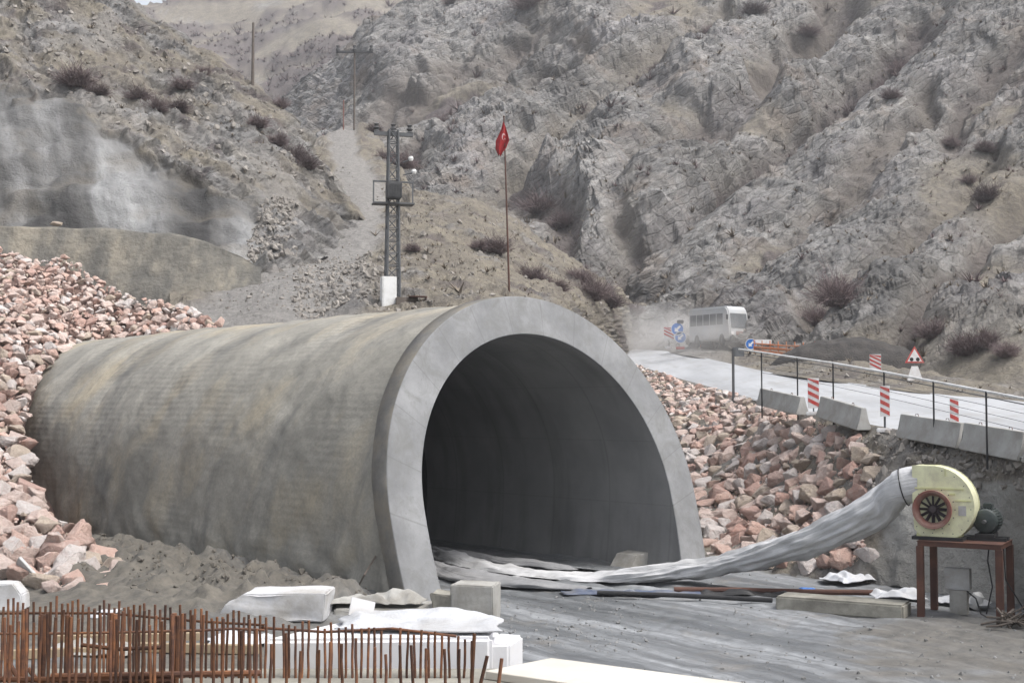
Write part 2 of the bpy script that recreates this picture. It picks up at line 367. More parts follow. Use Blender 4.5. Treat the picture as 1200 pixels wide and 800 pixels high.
def m_duct(c1=(.58, .58, .585), c2=(.42, .42, .425)):
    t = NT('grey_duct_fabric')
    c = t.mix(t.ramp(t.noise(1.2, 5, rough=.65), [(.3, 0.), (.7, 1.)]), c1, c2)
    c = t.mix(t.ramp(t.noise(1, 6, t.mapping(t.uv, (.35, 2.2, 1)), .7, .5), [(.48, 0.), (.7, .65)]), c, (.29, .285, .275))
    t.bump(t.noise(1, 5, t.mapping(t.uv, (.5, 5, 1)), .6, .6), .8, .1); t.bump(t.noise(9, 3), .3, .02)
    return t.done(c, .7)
M_DUCT = m_duct(); M_DUCT_SHADE = m_duct((.28, .28, .285), (.19, .19, .195))  # darker copy of the fabric: shade painted into the folds inside the tunnel
EXPOSURE = 0.9; HAZE = .00032
# ------------------------------------------------------------------ terrain patches
def poly(pl, x): a = np.array(pl, float); return np.interp(x, a[:, 0], a[:, 1])
class Patch:
    def __init__(s, top, bot, ctrl):
        s.top, s.bot = top, bot; a = np.array(ctrl, float); s.f = RBF(a[:, :2], np.log(a[:, 2]))
    def Y(s, px, py): return np.exp(s.f(np.stack([np.ravel(px), np.ravel(py)], 1))).reshape(np.shape(px))
    def pos(s, px, py): return PN(px, py, s.Y(px, py))
    def surf(s, px, py):
        """points of the finished relief"""
        px, py = np.asarray(px, float), np.asarray(py, float); t, b = poly(s.top, px), np.maximum(poly(s.bot, px), poly(s.top, px)+2)
        nc = s.V2.shape[1]; j = np.clip(np.round((px-s.rx[0])/(s.rx[1]-s.rx[0])*(nc-1)), 0, nc-1).astype(int)
        i = np.clip(np.round((b-py)/(b-t)*(s.nr-1)), 0, s.nr-1).astype(int); return s.V2[i, j]
    def grid(s, x0, x1, sx, sy, back):
        nc = int((x1-x0)/sx)+1; px = np.linspace(x0, x1, nc); t, b = poly(s.top, px), poly(s.bot, px)
        b = np.maximum(b, t+2)
        nr = max(6, int(np.max(b-t)/sy)+1); u = np.linspace(0, 1, nr)[:, None]
        py = b[None]+(t-b)[None]*u; PX = np.broadcast_to(px[None], py.shape)
        V = s.pos(PX, py)
        rows = [V]; last = V[-1]
        for dy, dz in back:
            r = last.copy(); sc = 1+dy/r[:, 1]; r[:, 0] *= sc; r[:, 1] += dy; r[:, 2] += dz; rows.append(r[None])
        return np.concatenate(rows), PX, py
def normals(V):
    du = np.gradient(V, axis=1); dv = np.gradient(V, axis=0); n = np.cross(du, dv)
    return n/(np.linalg.norm(n, axis=-1, keepdims=True)+1e-9)
def pad(a, shape): o = np.zeros(shape); o[:a.shape[0]] = a; o[a.shape[0]:] = a[-1]; return o
def build_patch(name, pt, rng, zones, disp, mat, back=((2, -.4), (6, -2.5), (16, -9), (40, -25)), smooth=True):
    V, PX, PY = pt.grid(*rng, back); nr, nc = V.shape[:2]
    N = normals(V); px, py = pad(PX, (nr, nc)), pad(PY, (nr, nc))
    z = zones(V, px, py)
    D = disp(V, px, py, z)
    if not smooth:
        E = np.pad(D, 1, mode='edge'); D = .55*D+.45*(E[:-2, 1:-1]+E[2:, 1:-1]+E[1:-1, :-2]+E[1:-1, 2:])/4
    V2 = V+N*D[..., None]
    pt.V2, pt.nr, pt.rx = V2, PX.shape[0], rng[:2]
    o = mk(name, V2.reshape(-1, 3), gridF(nr, nc), mat, attrs={k: v for k, v in z.items()}, smooth=smooth)
    o['kind'] = 'structure'; return o
Z0 = lambda V: np.zeros(V.shape[:2])
def rocky(V, size, dip=38, squash=4.0):
    """relief of tilted, broken beds; V in metres, size of the main ribs in metres"""
    a = math.radians(dip); t = (-math.cos(a), -math.sin(a)); n = (-math.sin(a), math.cos(a))
    s = V[..., 0]*n[0]+V[..., 2]*n[1]+.35*V[..., 1]; l = V[..., 0]*t[0]+V[..., 2]*t[1]
    w = fbm(V/(size*5), 2)*size*1.2
    q = np.stack([(s+w)/size, l/(size*squash), V[..., 1]/(size*2.5)], -1)
    return ridge(q, 4, .55)
NEAR = [(1500, 614, 25.5), (1330, 575, 31), (1240, 545, 35), (1160, 527, 39.5), (1090, 512, 43), (990, 493, 50), (915, 478, 59), (860, 462, 70), (800, 446, 84), (755, 432, 97), (715, 422, 108)]
FAR = [(1500, 514, 32.5), (1330, 487, 41), (1240, 476, 46.5), (1200, 470, 50), (1100, 462, 57), (1000, 449, 66), (900, 436, 78), (830, 420, 95), (780, 411, 112), (745, 409, 122), (715, 408, 128)]
def cells(q, seed=0, grad=.6):
    """broken facets: each cell of a jittered lattice is its own tilted plane; also returns a per-cell random value"""
    sh = q.shape[:-1]; q = q.reshape(-1, 3); i0 = np.floor(q).astype(int); best = np.full(len(q), 1e9); h = np.zeros(len(q)); c = np.zeros(len(q))
    for dx in (-1, 0, 1):
        for dy in (-1, 0, 1):
            for dz in (-1, 0, 1):
                k = i0+np.array([dx, dy, dz]); m = k & 255
                hh = _perm[_perm[_perm[m[:, 0]+seed & 255]+m[:, 1] & 255]+m[:, 2] & 255]
                g = _grad[hh]; p = k+.5+.42*_grad[(hh*7+13) & 255]; d = q-p; r = (d*d).sum(1); w = r < best
                best = np.where(w, r, best); rv = (hh*37 % 256)/255.; c = np.where(w, rv, c); h = np.where(w, rv-.5+grad*(d*g).sum(1), h)
    return h.reshape(sh), c.reshape(sh)
def strata(V, size, dip=38, ratio=(1, 2.6, 1.6)):
    a = math.radians(dip); s_ = -V[..., 0]*math.sin(a)+V[..., 2]*math.cos(a)+.35*V[..., 1]; l = V[..., 0]*math.cos(a)+V[..., 2]*math.sin(a)
    w = fbm(V/(size*4), 3)*size*.9; w2 = fbm(V/(size*3)+7, 3)*size*.8
    return np.stack([(s_+w)/(size*ratio[0]), (l+w2)/(size*ratio[1]), (V[..., 1]+w2)/(size*ratio[2])], -1)
BOT_R = [(690, 417)]+[(a, b-1.5) for a, b, c in NEAR[::-1]]
def sl(V, dip):
    a = math.radians(dip); return -V[..., 0]*math.sin(a)+V[..., 2]*math.cos(a)+.35*V[..., 1], V[..., 0]*math.cos(a)+V[..., 2]*math.sin(a)
def beds(V, lam, dip=38, seed=0, up=True):
    """stepped ledges of tilted beds, each bed with its own height and broken along its length"""
    s_, l = sl(V, dip); u = s_/lam+fbm(V/(lam*5)+seed, 3, .55)*1.1; k = np.floor(u); f = u-k
    r = fbm(np.stack([l/(lam*3.5), k*7.3+seed, V[..., 1]/(lam*4)], -1), 2)
    return ((f if up else 1-f)-.5)*.7*sst(r, -.45, .3)+r*.55
# far grassy hill
far = Patch([(80, -40), (130, -14), (150, 1), (185, 4), (215, -8), (300, -40), (700, -120)], [(80, 90), (300, 230), (440, 200), (700, 60)],
            [(100, 60, 430), (300, 180, 380), (430, 170, 380), (650, 40, 480), (150, 0, 620), (300, 0, 600), (420, 60, 470), (500, 0, 600), (650, -100, 720), (300, 80, 500)])
def z_far(V, px, py):
    n = fbm(V/38, 4); m = fbm(V/np.array([60., 60, 9]), 3)
    sc = sst(n+.55*sst(py, 55, 120)*sst(px, 290, 350)-.15*sst(m, 0, .4), -.12, .16)
    return dict(rock=sst(fbm(V/26+9, 4), .42, .6)*.6, scrub=sc*.85, gravel=Z0(V), shot=Z0(V))
build_patch('far_hill', far, (80, 700, 4, 4), z_far, lambda V, x, y, z: fbm(V/45, 4)*4+z['scrub']*(1.5+fbm(V/4, 3)*1.8)+fbm(V/7, 3)*.6+beds(V, 9, 4, 71)*.9, M_HILL, back=((20, 0), (60, -12), (200, -90)))
# main rocky mountainside
mtn = Patch([(290, 165), (330, 132), (365, 112), (400, 98), (425, 80), (445, 66), (490, 33), (530, 18), (560, 5), (620, -18), (700, -55), (800, -90), (1300, -130)],
            [(290, 280), (420, 290), (520, 345), (650, 420), (760, 455), (820, 455), (900, 440), (1300, 440)],
            [(330, 130, 330), (440, 72, 300), (490, 33, 310), (700, -50, 310), (1000, -100, 290), (1280, -110, 265), (330, 220, 260), (450, 180, 240), (560, 120, 252), (600, 200, 205),
             (700, 100, 232), (700, 250, 178), (800, 0, 262), (850, 100, 212), (800, 200, 180), (780, 300, 152), (760, 390, 135), (1000, 100, 205), (900, 250, 170), (900, 420, 130), (1280, 440, 120), (550, 290, 172)])
def ribs(V, lam, dip=38, seed=0, along=4.5):
    s_, l = sl(V, dip); w = fbm(V/(lam*3)+seed, 3)*.55
    return ridge(np.stack([s_/lam+w, l/(lam*along)+seed, V[..., 1]/(lam*3)], -1), 2, .45)
def near_line(px, py, pl, w):
    """1 on a drawn gully or crest line, 0 beyond w pixels"""
    a = np.array(pl, float); d = np.full(np.shape(px), 1e9)
    for p, q in zip(a, a[1:]):
        t = np.clip(((px-p[0])*(q-p)[0]+(py-p[1])*(q-p)[1])/((q-p)**2).sum(), 0, 1); d = np.minimum(d, np.hypot(px-p[0]-t*(q-p)[0], py-p[1]-t*(q-p)[1]))
    return np.exp(-(d/w)**2)
def blob(px, py, x, y, rx, ry): return np.exp(-((px-x)/rx)**2-((py-y)/ry)**2)
GUL = [([(745, 350), (770, 322), (850, 255), (950, 175), (1040, 95), (1085, 55)], 26, 7, .9, 0), ([(540, 275), (600, 225), (650, 185), (745, 105), (790, 60), (850, 20)], 16, 4, .15, .9), ([(660, 345), (668, 300), (640, 255), (610, 235)], 22, 2.2, .8, 0),
       ([(760, 215), (800, 190), (870, 128), (940, 60), (1000, 10)], 16, 5, .8, 0), ([(420, 175), (470, 140), (530, 105), (620, 72), (700, 20)], 14, 4, .5, .3), ([(470, 235), (520, 190), (590, 150), (690, 80)], 13, 4, .6, .1), ([(740, 300), (745, 260), (770, 225)], 13, 1.6, .4, 0),
       ([(880, 90), (960, 20), (1000, -30)], 14, 4, .5, .4)]
CRAG = [(715, 245, 46, 58, 4), (790, 270, 36, 48, 3.5), (840, 115, 55, 38, 6), (600, 160, 55, 28, 4), (478, 85, 45, 35, 6), (540, 190, 35, 20, 3), (690, 35, 40, 28, 5), (930, 120, 40, 28, 5), (650, 240, 25, 30, 4), (740, 160, 45, 26, 4)]
def z_mtn(V, px, py):
    R = ribs(V, 34, 40, 3); R2 = ribs(V, 12, 37, 8); n = fbm(V/18, 4); big = fbm(V/60+3, 3)
    up = sst(py, 75, -20)*sst(px, 980, 620)
    rk = sst(.30+.42*R+.30*R2+.5*n-1.3*up*sst(big+n, -.5, .2)-.25*sst(px, 480, 380)*sst(py, 150, 210), .15, .55)
    sc = sst(fbm(V/9+5, 4)-.45*R-.2*R2+.2*sst(px, 700, 400)*sst(py, 120, 220)+.12, .35, .75)*(1-rk*.5)
    wx, wy = px+fbm(V/9, 3)*14, py+fbm(V/9+40, 3)*14
    for pl, w, d, a, g in GUL:
        k = near_line(wx, wy, pl, w); rk = rk*(1-.85*k); sc = np.maximum(sc*(1-.7*k*g), a*sst(k, .25, .8))
    for x, y, rx, ry, d in CRAG: k = sst(blob(wx, wy, x, y, rx, ry), .15, .6); rk = np.maximum(rk, k*.95); sc = sc*(1-.6*k)
    return dict(rock=rk, scrub=np.clip(sc, 0, .95), gravel=Z0(V), shot=Z0(V))
def d_mtn(V, px, py, z):
    R = ribs(V, 34, 40, 3); R2 = ribs(V, 12, 37, 8); b1 = beds(V, 5.0, 39, 1); b2 = beds(V, 1.9, 37, 5, False); f = cells(strata(V, 2.2, 38, (1, 1.8, 1.5)), 3, .8)[0]; f3 = cells(strata(V, .9, 38, (1, 1.6, 1.4)), 9, .8)[0]
    wx, wy = px+fbm(V/9, 3)*14, py+fbm(V/9+40, 3)*14
    macro = sum(blob(wx, wy, x, y, rx, ry)*d for x, y, rx, ry, d in CRAG)-sum(near_line(wx, wy, pl, w)*d for pl, w, d, a, g in GUL)
    return macro+R*3.4+R2*1.9*(.4+.6*z['rock'])+(.25+.75*z['rock'])*(b1*1.7+b2*.8+f*1.0+f3*.38)+fbm(V/30, 3)*2.0+(1-z['rock'])*fbm(V/3, 4)*.35
build_patch('rocky_mountain', mtn, (290, 1400, 1.7, 1.6), z_mtn, d_mtn, M_HILL, back=((20, 0), (80, -30), (200, -120)), smooth=False)
# nearer rocky spur on the far side of the road
spur = Patch([(720, 400), (745, 362), (765, 334), (800, 308), (850, 272), (900, 235), (950, 194), (1000, 152), (1040, 112), (1080, 80), (1120, 50), (1200, -12), (1330, -70), (1480, -110)],
             [(720, 425), (800, 428), (900, 440), (1000, 455), (1100, 480), (1330, 500), (1480, 525)],
             [(745, 390, 142), (765, 335, 146), (800, 405, 124), (850, 275, 156), (900, 415, 104), (950, 195, 168), (1000, 425, 92), (1080, 80, 182), (1100, 300, 118), (1100, 445, 83),
              (1200, 460, 76), (1200, 0, 186), (1200, 200, 138), (1320, -50, 186), (1320, 480, 70), (900, 330, 132), (1000, 260, 142)])
GULS = [([(800, 400), (860, 340), (930, 290), (1010, 215), (1090, 130)], 13, 2.2, .4, .3), ([(960, 400), (1020, 330), (1090, 270), (1170, 190)], 14, 2.5, .3, .7), ([(1060, 430), (1110, 360), (1180, 290), (1260, 210)], 15, 2.5, .6, .1), ([(1100, 170), (1150, 110), (1220, 50)], 12, 2, .6, .2)]
def z_spur(V, px, py):
    R = ribs(V, 20, 40, 13); R2 = ribs(V, 7, 37, 18); n = fbm(V/10+20, 4); edge = sst(py, 470, 395)
    lo = sst(px+py*.9, 1330, 1480)*sst(py, 60, 150)          # smoother grassy slope towards the right
    rk = sst(.38+.35*R+.3*R2+.5*n-.65*lo, .15, .55)*(.25+.75*edge)
    sc = sst(fbm(V/5+7, 4)-.35*R-.2*R2+.15+.35*(1-edge), .35, .7)*(1-rk*.5)
    wx, wy = px+fbm(V/7, 3)*12, py+fbm(V/7+40, 3)*12
    for pl, w, d, a, g in GULS:
        k = near_line(wx, wy, pl, w); rk = rk*(1-.8*k); sc = np.maximum(sc*(1-.6*k*g), a*sst(k, .25, .8))
    k = sst(blob(wx, wy, 1150, 235, 75, 55), .2, .6); rk = rk*(1-.85*k); sc = sc*(1-.8*k)
    return dict(rock=rk, scrub=np.clip(sc, 0, .95), gravel=Z0(V), shot=Z0(V))
def d_spur(V, px, py, z):
    R = ribs(V, 20, 40, 13); R2 = ribs(V, 7, 37, 18); b1 = beds(V, 3.0, 40, 21); b2 = beds(V, 1.15, 38, 25, False); f = cells(strata(V, 1.3, 38, (1, 1.8, 1.5)), 33, .8)[0]; f3 = cells(strata(V, .55, 38, (1, 1.6, 1.4)), 39, .8)[0]
    wx, wy = px+fbm(V/7, 3)*12, py+fbm(V/7+40, 3)*12; macro = -sum(near_line(wx, wy, pl, w)*d for pl, w, d, a, g in GULS)
    return (macro+R*2.0+R2*1.0*(.4+.6*z['rock'])+(.25+.75*z['rock'])*(b1*.95+b2*.45+f*.6+f3*.24)+fbm(V/12, 3)*.8+(1-z['rock'])*fbm(V/2, 4)*.2)*sst(py, 500, 420)
build_patch('rocky_spur', spur, (720, 1480, 1.7, 1.7), z_spur, d_spur, M_HILL, back=((6, -1), (30, -18), (80, -60)), smooth=False)
# tan hill with the gravel track behind the tunnel
mid = Patch([(200, 262), (250, 235), (300, 205), (340, 182), (372, 165), (400, 149), (430, 152), (455, 178), (480, 224), (510, 234), (545, 238), (600, 260), (650, 294), (700, 328), (740, 352), (775, 372), (830, 400)],
            [(200, 400), (560, 400), (640, 410), (700, 425), (830, 430)],
            [(220, 362, 71), (320, 372, 63), (460, 362, 68), (560, 366, 66), (640, 375, 75), (700, 395, 100), (740, 412, 122), (310, 330, 76), (400, 275, 92), (425, 230, 108), (405, 175, 140), (400, 150, 152),
             (430, 155, 152), (445, 200, 130), (460, 300, 84), (480, 228, 120), (545, 242, 114), (560, 300, 92), (620, 272, 116), (620, 325, 94), (700, 330, 120), (772, 374, 138), (250, 260, 112), (300, 230, 125), (820, 415, 135), (300, 400, 58), (560, 400, 56)])
def z_mid(V, px, py):
    n = fbm(V/5, 4); tc = np.interp(py, [150, 175, 200, 230, 275, 330, 375], [402, 402, 416, 424, 402, 345, 300]); hw = np.interp(py, [150, 230, 275, 330, 375], [15, 30, 50, 85, 115])
    tr = 1-sst(np.abs(px-tc)/hw+n*.35, .7, 1.15); edge = sst(py, 352, 385)*0
    loose = sst(1-np.abs(px-405)/45+n*.4, .35, .8)*sst(py, 290, 320)
    sc = sst(fbm(V/3.5+4, 4)+.3*sst(px, 600, 720), .42, .75)*.7*(1-tr)
    return dict(rock=np.maximum(sst(fbm(V/4+30, 4), .35, .6)*.7, loose)*(1-tr*.6), scrub=np.clip(sc, 0, 1), gravel=np.clip(tr*.9+edge, 0, 1), shot=Z0(V))
build_patch('tan_hill', mid, (200, 830, 2.5, 2), z_mid,
            lambda V, x, y, z: ridge(np.stack([(V[..., 0]*.5+V[..., 2]*.8)/4.5, V[..., 0]/18, V[..., 1]/12], -1), 3)*.35*(1-z['gravel'])+fbm(V/3, 4)*.32*(1-.7*z['gravel'])+cells(strata(V, .55, -35, (1, 1.8, 1.5)), 61, .8)[0]*(.16-.08*z['gravel'])+cells(strata(V, 1.4, -35), 67)[0]*.28*(1-z['gravel'])+z['rock']*np.abs(fbm(V/.9, 3))*.45, M_HILL)
# left hillside with its sprayed concrete face
lef = Patch([(-160, -70), (0, -52), (90, -32), (130, -12), (160, 12), (190, 32), (230, 60), (262, 84), (300, 108), (330, 140), (360, 180), (385, 212), (402, 236), (420, 262)],
            [(-160, 300), (0, 300), (250, 330), (310, 345), (345, 330), (420, 300)],
            [(-150, 270, 84), (0, 270, 85), (150, 270, 85), (250, 285, 84), (310, 320, 80), (350, 300, 84), (400, 278, 93), (0, 110, 97), (-150, 100, 98), (100, 130, 97), (190, 190, 93), (300, 240, 91), (300, 180, 99), (380, 235, 100),
             (0, -40, 122), (-150, -60, 124), (150, 5, 120), (230, 62, 117), (300, 108, 113), (360, 180, 107), (0, 60, 106), (150, 90, 107), (70, 20, 113), (402, 238, 100)])
def z_lef(V, px, py):
    n = fbm(V/4, 4); n2 = fbm(V/9+3, 4)
    edge = np.interp(px, [-160, 0, 60, 110, 190, 250, 300, 325], [95, 112, 122, 140, 196, 222, 240, 262])+n*14
    sh = sst(py-edge+fbm(V/1.3, 3)*8, -2, 7)*(1-sst(px+n*12-.35*(py-262), 288, 304)*sst(py, 240, 256))
    sh = sh*(1-sst(px+n*10, 300, 318))
    st = ridge(np.stack([(V[..., 0]*.62+V[..., 2]*.78)/3.2, V[..., 0]/14, V[..., 1]/9], -1), 3)
    rk = sst(.35*n2+.45*st+.35*sst(py, 40, -10)+.35*sst(py-edge, -60, 0)*sst(px, 200, 330), .2, .7)
    sc = sst(fbm(V/3+8, 4)+.25*sst(py-edge, -40, -100), .4, .7)
    return dict(rock=rk*(1-sh), scrub=sc*.75*(1-sh), gravel=sst(fbm(V/5+40, 3), .2, .5)*.6*(1-sh), shot=sh)
def d_lef(V, px, py, z):
    st = ridge(np.stack([(V[..., 0]*.62+V[..., 2]*.78)/2.6, V[..., 0]/11, V[..., 1]/7], -1), 4, .6)
    sh = z['shot']
    f = cells(strata(V, .75, -38))[0]; f2 = cells(strata(V, 2.0, -40), 50)[0]
    return (1-sh)*(st*.45+fbm(V/2.2, 4, .6)*.3+(.25+.75*z['rock'])*(f*.42+f2*.7))+sh*(fbm(V/5, 3)*.9+fbm(V/1.5, 3)*.12+ridge(np.stack([V[..., 0]/3.2, V[..., 1]/6, V[..., 2]/12], -1), 2)*.12)+.15
build_patch('left_hillside', lef, (-160, 420, 1.7, 1.7), z_lef, d_lef, M_HILL, smooth=True)
# verge and ground behind the road
ver = Patch([(715, 404), (800, 398), (835, 399), (870, 404), (930, 409), (1000, 421), (1100, 439), (1200, 456), (1330, 478), (1480, 503)],
            [(a, b+1.2) for a, b, c in FAR[::-1]],
            [(a, b+.6, c*.998) for a, b, c in FAR]+[
             (740, 405, 128), (800, 401, 116), (870, 408, 104), (930, 415, 90), (1000, 428, 76), (1100, 445, 65), (1200, 461, 58), (1320, 478, 50), (1480, 503, 43)])
build_patch('road_verge', ver, (715, 1480, 2.5, 1.5), lambda V, px, py: dict(rock=sst(fbm(V/2.5, 4), .1, .5)*.5, scrub=sst(fbm(V/3+8, 3), .3, .6)*.5, gravel=sst(px, 900, 800), shot=Z0(V)),
            lambda V, x, y, z: fbm(V/1.6, 4)*.22*sst(y-poly([(715, 408), (780, 411), (830, 420), (900, 436), (1000, 449), (1100, 462), (1200, 470), (1330, 487)], x), 0, -6), M_HILL, back=((5, .1), (14, .1), (26, .2), (45, -1)))
# road
def curve3(c, n):
    a = np.array([P(*q) for q in c]); d = np.concatenate([[0], np.cumsum(np.linalg.norm(np.diff(a, axis=0), axis=1))]); u = np.linspace(0, d[-1], n)
    o = np.stack([np.interp(u, d, a[:, k]) for k in range(3)], 1)
    for _ in range(6): o[1:-1] = .25*o[:-2]+.5*o[1:-1]+.25*o[2:]
    return o
rn, rf = curve3(NEAR, 90), curve3(FAR, 90); w = np.linspace(0, 1, 14)[None, :, None]
RV = rn[:, None]*(1-w)+rf[:, None]*w
RV[..., 2] += .05*np.sin(w[..., 0]*PI)+fbm(RV/4, 2)*.02
tag(mk('road', RV.reshape(-1, 3), gridF(90, 14), M_ROAD), kind='structure')
# bank between the road and the tunnel yard
bank = Patch([(620, 412)]+BOT_R, [(620, 640), (690, 640), (820, 672), (900, 674), (1000, 682), (1100, 696), (1300, 730), (1480, 765)],
             [(a, b-1.5, c*1.004) for a, b, c in NEAR]+[
              (700, 640, 52), (630, 420, 117), (630, 640, 60), (630, 520, 78), (1480, 745, 32), (829, 662, 47.5), (900, 666, 44.8), (1000, 674, 42), (1100, 684, 39.5), (1200, 694, 37.5), (1300, 704, 35.5), (790, 480, 74), (800, 520, 65), (900, 560, 53), (990, 575, 45.5), (850, 600, 53), (780, 570, 60), (1040, 560, 43.5), (1100, 600, 40.6), (1200, 610, 38)])
def z_bank(V, px, py):
    n = fbm(V/1.3, 4); top = poly(BOT_R, px)
    sh = sst(px+n*22, 1012, 1040)*sst(py-top-np.interp(px, [1000, 1100, 1200], [75, 55, 22])+n*9, -2, 8)
    return dict(rock=sst(n, .1, .5)*.6*(1-sh), scrub=sst(fbm(V/1.2+8, 3), .3, .6)*.5*(1-sh), gravel=sst(fbm(V/2+5, 3), -.1, .4)*.6*(1-sh), shot=sh)
build_patch('road_bank', bank, (630, 1480, 2.5, 2.5), z_bank,
            lambda V, x, y, z: fbm(V/1.4, 4)*.2*(1-.3*z['shot'])*sst(y-poly(BOT_R, x), 2, 14)+z['shot']*ridge(np.stack([V[..., 0]/1.2, V[..., 1]/2, V[..., 2]/4], -1), 2)*.12, M_BANK, back=((.5, .0), (1.2, -.05), (2.0, -.4)))
# yard floor: one fine sheet with ruts, lumps of soil along the tunnel and a wide sheet beyond
TU = np.array([math.cos(.726), math.sin(.726), 0]); TA = np.array([-math.sin(.726), math.cos(.726), 0]); TC = np.array([1.524, 41.943, 2.642]); TK = .26
def floor_z(x, y):
    x, y = np.asarray(x, float), np.asarray(y, float)
    p = np.stack([x, y, np.zeros_like(x)], -1); r = p-TC; w = r@TU; l = r@TA
    z = fbm(p/3.0, 3)*.07+fbm(p/.7, 3)*.03
    lane = np.exp(-(np.maximum(np.abs(w-.5)-4.2, 0)/1.2)**2)
    bendw = w+.006*np.maximum(-l, 0)**2*.8
    z = z+lane*(-.04*np.cos(bendw*2*PI/.95)*(.4+.8*sst(fbm(p/5+9, 2), -.3, .4)))
    left = sst(w, -5.2, -8.5)*sst(l, -2.5, 1.0)
    lump = np.abs(fbm(p/1.1+3, 4, .6))*.55+np.abs(fbm(p/2.8+7, 3))*.7+.35*ridge(p/1.6+2, 3)*sst(w, -6, -8)
    z = z+left*sst(w, -15.5, -10)*(.12+lump*.8+fbm(p/.5+5, 3)*.12)
    rim = sst(w, 6.2, 8.0)*sst(l, -9, -6)
    z = z+rim*(np.abs(fbm(p/.8+13, 4))*.28)
    return z, bendw, l, np.clip(left+rim*.9+sst(x, -1.0, -4.0)*sst(l, -1, -3)+sst(w+.35*fbm(p/2.5+21, 3), 7, 10)*.85+sst(x-.22*(y-30)+fbm(p*np.array([.25, .7, 1])+5, 3)*2.6, 7.2, 9.5)*sst(y, 38, 33)*.75, 0, 1)
gx, gy = np.meshgrid(np.arange(-24, 22, .13), np.arange(12, 62, .13)); gz, trk, alg, so = floor_z(gx, gy)
tag(mk('ground', np.stack([gx, gy, gz], -1).reshape(-1, 3), gridF(*gx.shape), M_MUD, attrs=dict(soil=so, track=trk, along=alg)), kind='structure')
Rr = np.array([0, 8, 20, 60, 200, 800, 3000.]); th = np.linspace(0, 2*PI, 65)[:-1]
tag(mk('terrain', np.stack([Rr[:, None]*np.cos(th), Rr[:, None]*np.sin(th), np.full((7, 64), -.35)], -1).reshape(-1, 3), gridF(7, 64, True), M_MUD, attrs=dict(soil=np.ones(448), track=np.zeros(448), along=np.zeros(448))), kind='structure')
# ------------------------------------------------------------------ tunnel
def tpt(w, z, l): return TC+np.multiply.outer(np.asarray(w), TU)+np.multiply.outer(np.asarray(z), [0, 0, 1.])+np.multiply.outer(np.asarray(l), TA)
def arch(R, n, zmin=-2.9):
    """outline of the vault from the left foot over the crown to the right foot: (w, z)"""
    b = math.asin(min(1, -zmin/(1.79*R))); a = np.linspace(PI+b, -b, n); w = R*np.cos(a); z = R*np.sin(a); z = np.where(z < 0, z*1.79, z)
    return w, z
tun = thing('tunnel', 'large round concrete tunnel mouth with a long grey brown sprayed shell', 'tunnel', tuple(TC-np.array([0, 0, 2.642])))
def tpart(name, V, F, mat, **k):
    o = mk(name, V.reshape(-1, 3), F, mat, **k); o.parent = tun; o.matrix_parent_inverse = Matrix.Translation(-tun.location); return o
na, nl = 200, 260
w, z = arch(6.62, na, -3.0); s_ = np.concatenate([[0], np.cumsum(np.hypot(np.diff(w), np.diff(z)))])
l = np.linspace(0, 1, nl)**1.0*36
L = l[:, None]+TK*z[None]+.3; Wg = np.broadcast_to(w, L.shape); Zg = np.broadcast_to(z, L.shape)
V = tpt(Wg, Zg, L); N = normals(V); uv = np.stack([np.broadcast_to(s_, L.shape), L], -1)
low = sst(Zg, .6, -2.6)*(Wg < 0)
q = np.stack([uv[..., 0]/3, uv[..., 1]/3, np.zeros_like(L)], -1)
d = fbm(q, 4)*.10+fbm(q*5, 3)*.022+low*(np.abs(fbm(q*1.3+4, 4))*.42+fbm(q*4+1, 3)*.08+.06)
d = d*sst(l, 0, .8)[:, None]
V2 = V-N*d[..., None] if (N[nl//2, na//2, 2] < 0) else V+N*d[..., None]
tpart('outer_shell', V2, gridF(nl, na), M_SHELL, uv=uv.reshape(-1, 2))
# portal ring: closed section swept over the arch, leaning back with the mouth
n = 160; prof = [(5.5, .9), (5.5, .02), (5.52, 0), (6.765, 0), (6.785, .02)]
rows = []; ringu = []
for R, dl in prof:
    w, z = arch(R, n, -2.9); rows.append(tpt(w, z, dl+TK*z)); ringu.append(np.linspace(0, 23.3, n))
# foot ends differ with radius; keep both feet at one level
V = np.array(rows)
o = tpart('portal_ring', V, gridF(len(prof), n), M_PORTAL, attrs=dict(ring=np.array(ringu).ravel())); 
for e in o.data.edges: pass
o.data.polygons.foreach_set('use_smooth', np.zeros(len(o.data.polygons), bool))
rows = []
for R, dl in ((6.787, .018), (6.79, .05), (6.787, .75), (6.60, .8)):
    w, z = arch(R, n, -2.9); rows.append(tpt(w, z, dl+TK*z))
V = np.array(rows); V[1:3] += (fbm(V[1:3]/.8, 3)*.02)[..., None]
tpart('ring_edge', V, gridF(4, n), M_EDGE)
w, z = arch(5.49, 120, -3.0); s_ = np.concatenate([[0], np.cumsum(np.hypot(np.diff(w), np.diff(z)))])
LN = 14.0
for nm, l, R_, mt in (('inner_lining', np.linspace(0, LN, 24), 1.0, M_LINING), ('darkened_drive', np.linspace(LN, 50, 70), 1.0, M_DRIVE)):
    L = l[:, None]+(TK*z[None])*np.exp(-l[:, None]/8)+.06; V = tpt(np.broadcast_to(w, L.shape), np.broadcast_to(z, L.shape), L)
    if nm == 'darkened_drive': V = V-normals(V)*(fbm(V/1.5, 4)*.15*sst(l, LN, LN+1)[:, None])[..., None]
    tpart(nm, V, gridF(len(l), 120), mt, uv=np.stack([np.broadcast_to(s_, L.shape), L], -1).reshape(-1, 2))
# unseen end cap closing the drive, added to keep its depth dark
w, z = arch(5.49, 60, -3.0); e1 = tpt(w, z, np.full(60, 50.)); e0 = tpt(np.zeros(60), np.full(60, -2.9), np.full(60, 50.))
tpart('end_cap', np.stack([e1, (e1+e0)/2, e0]), gridF(3, 60), M_DRIVE, uv=np.zeros((180, 2)))
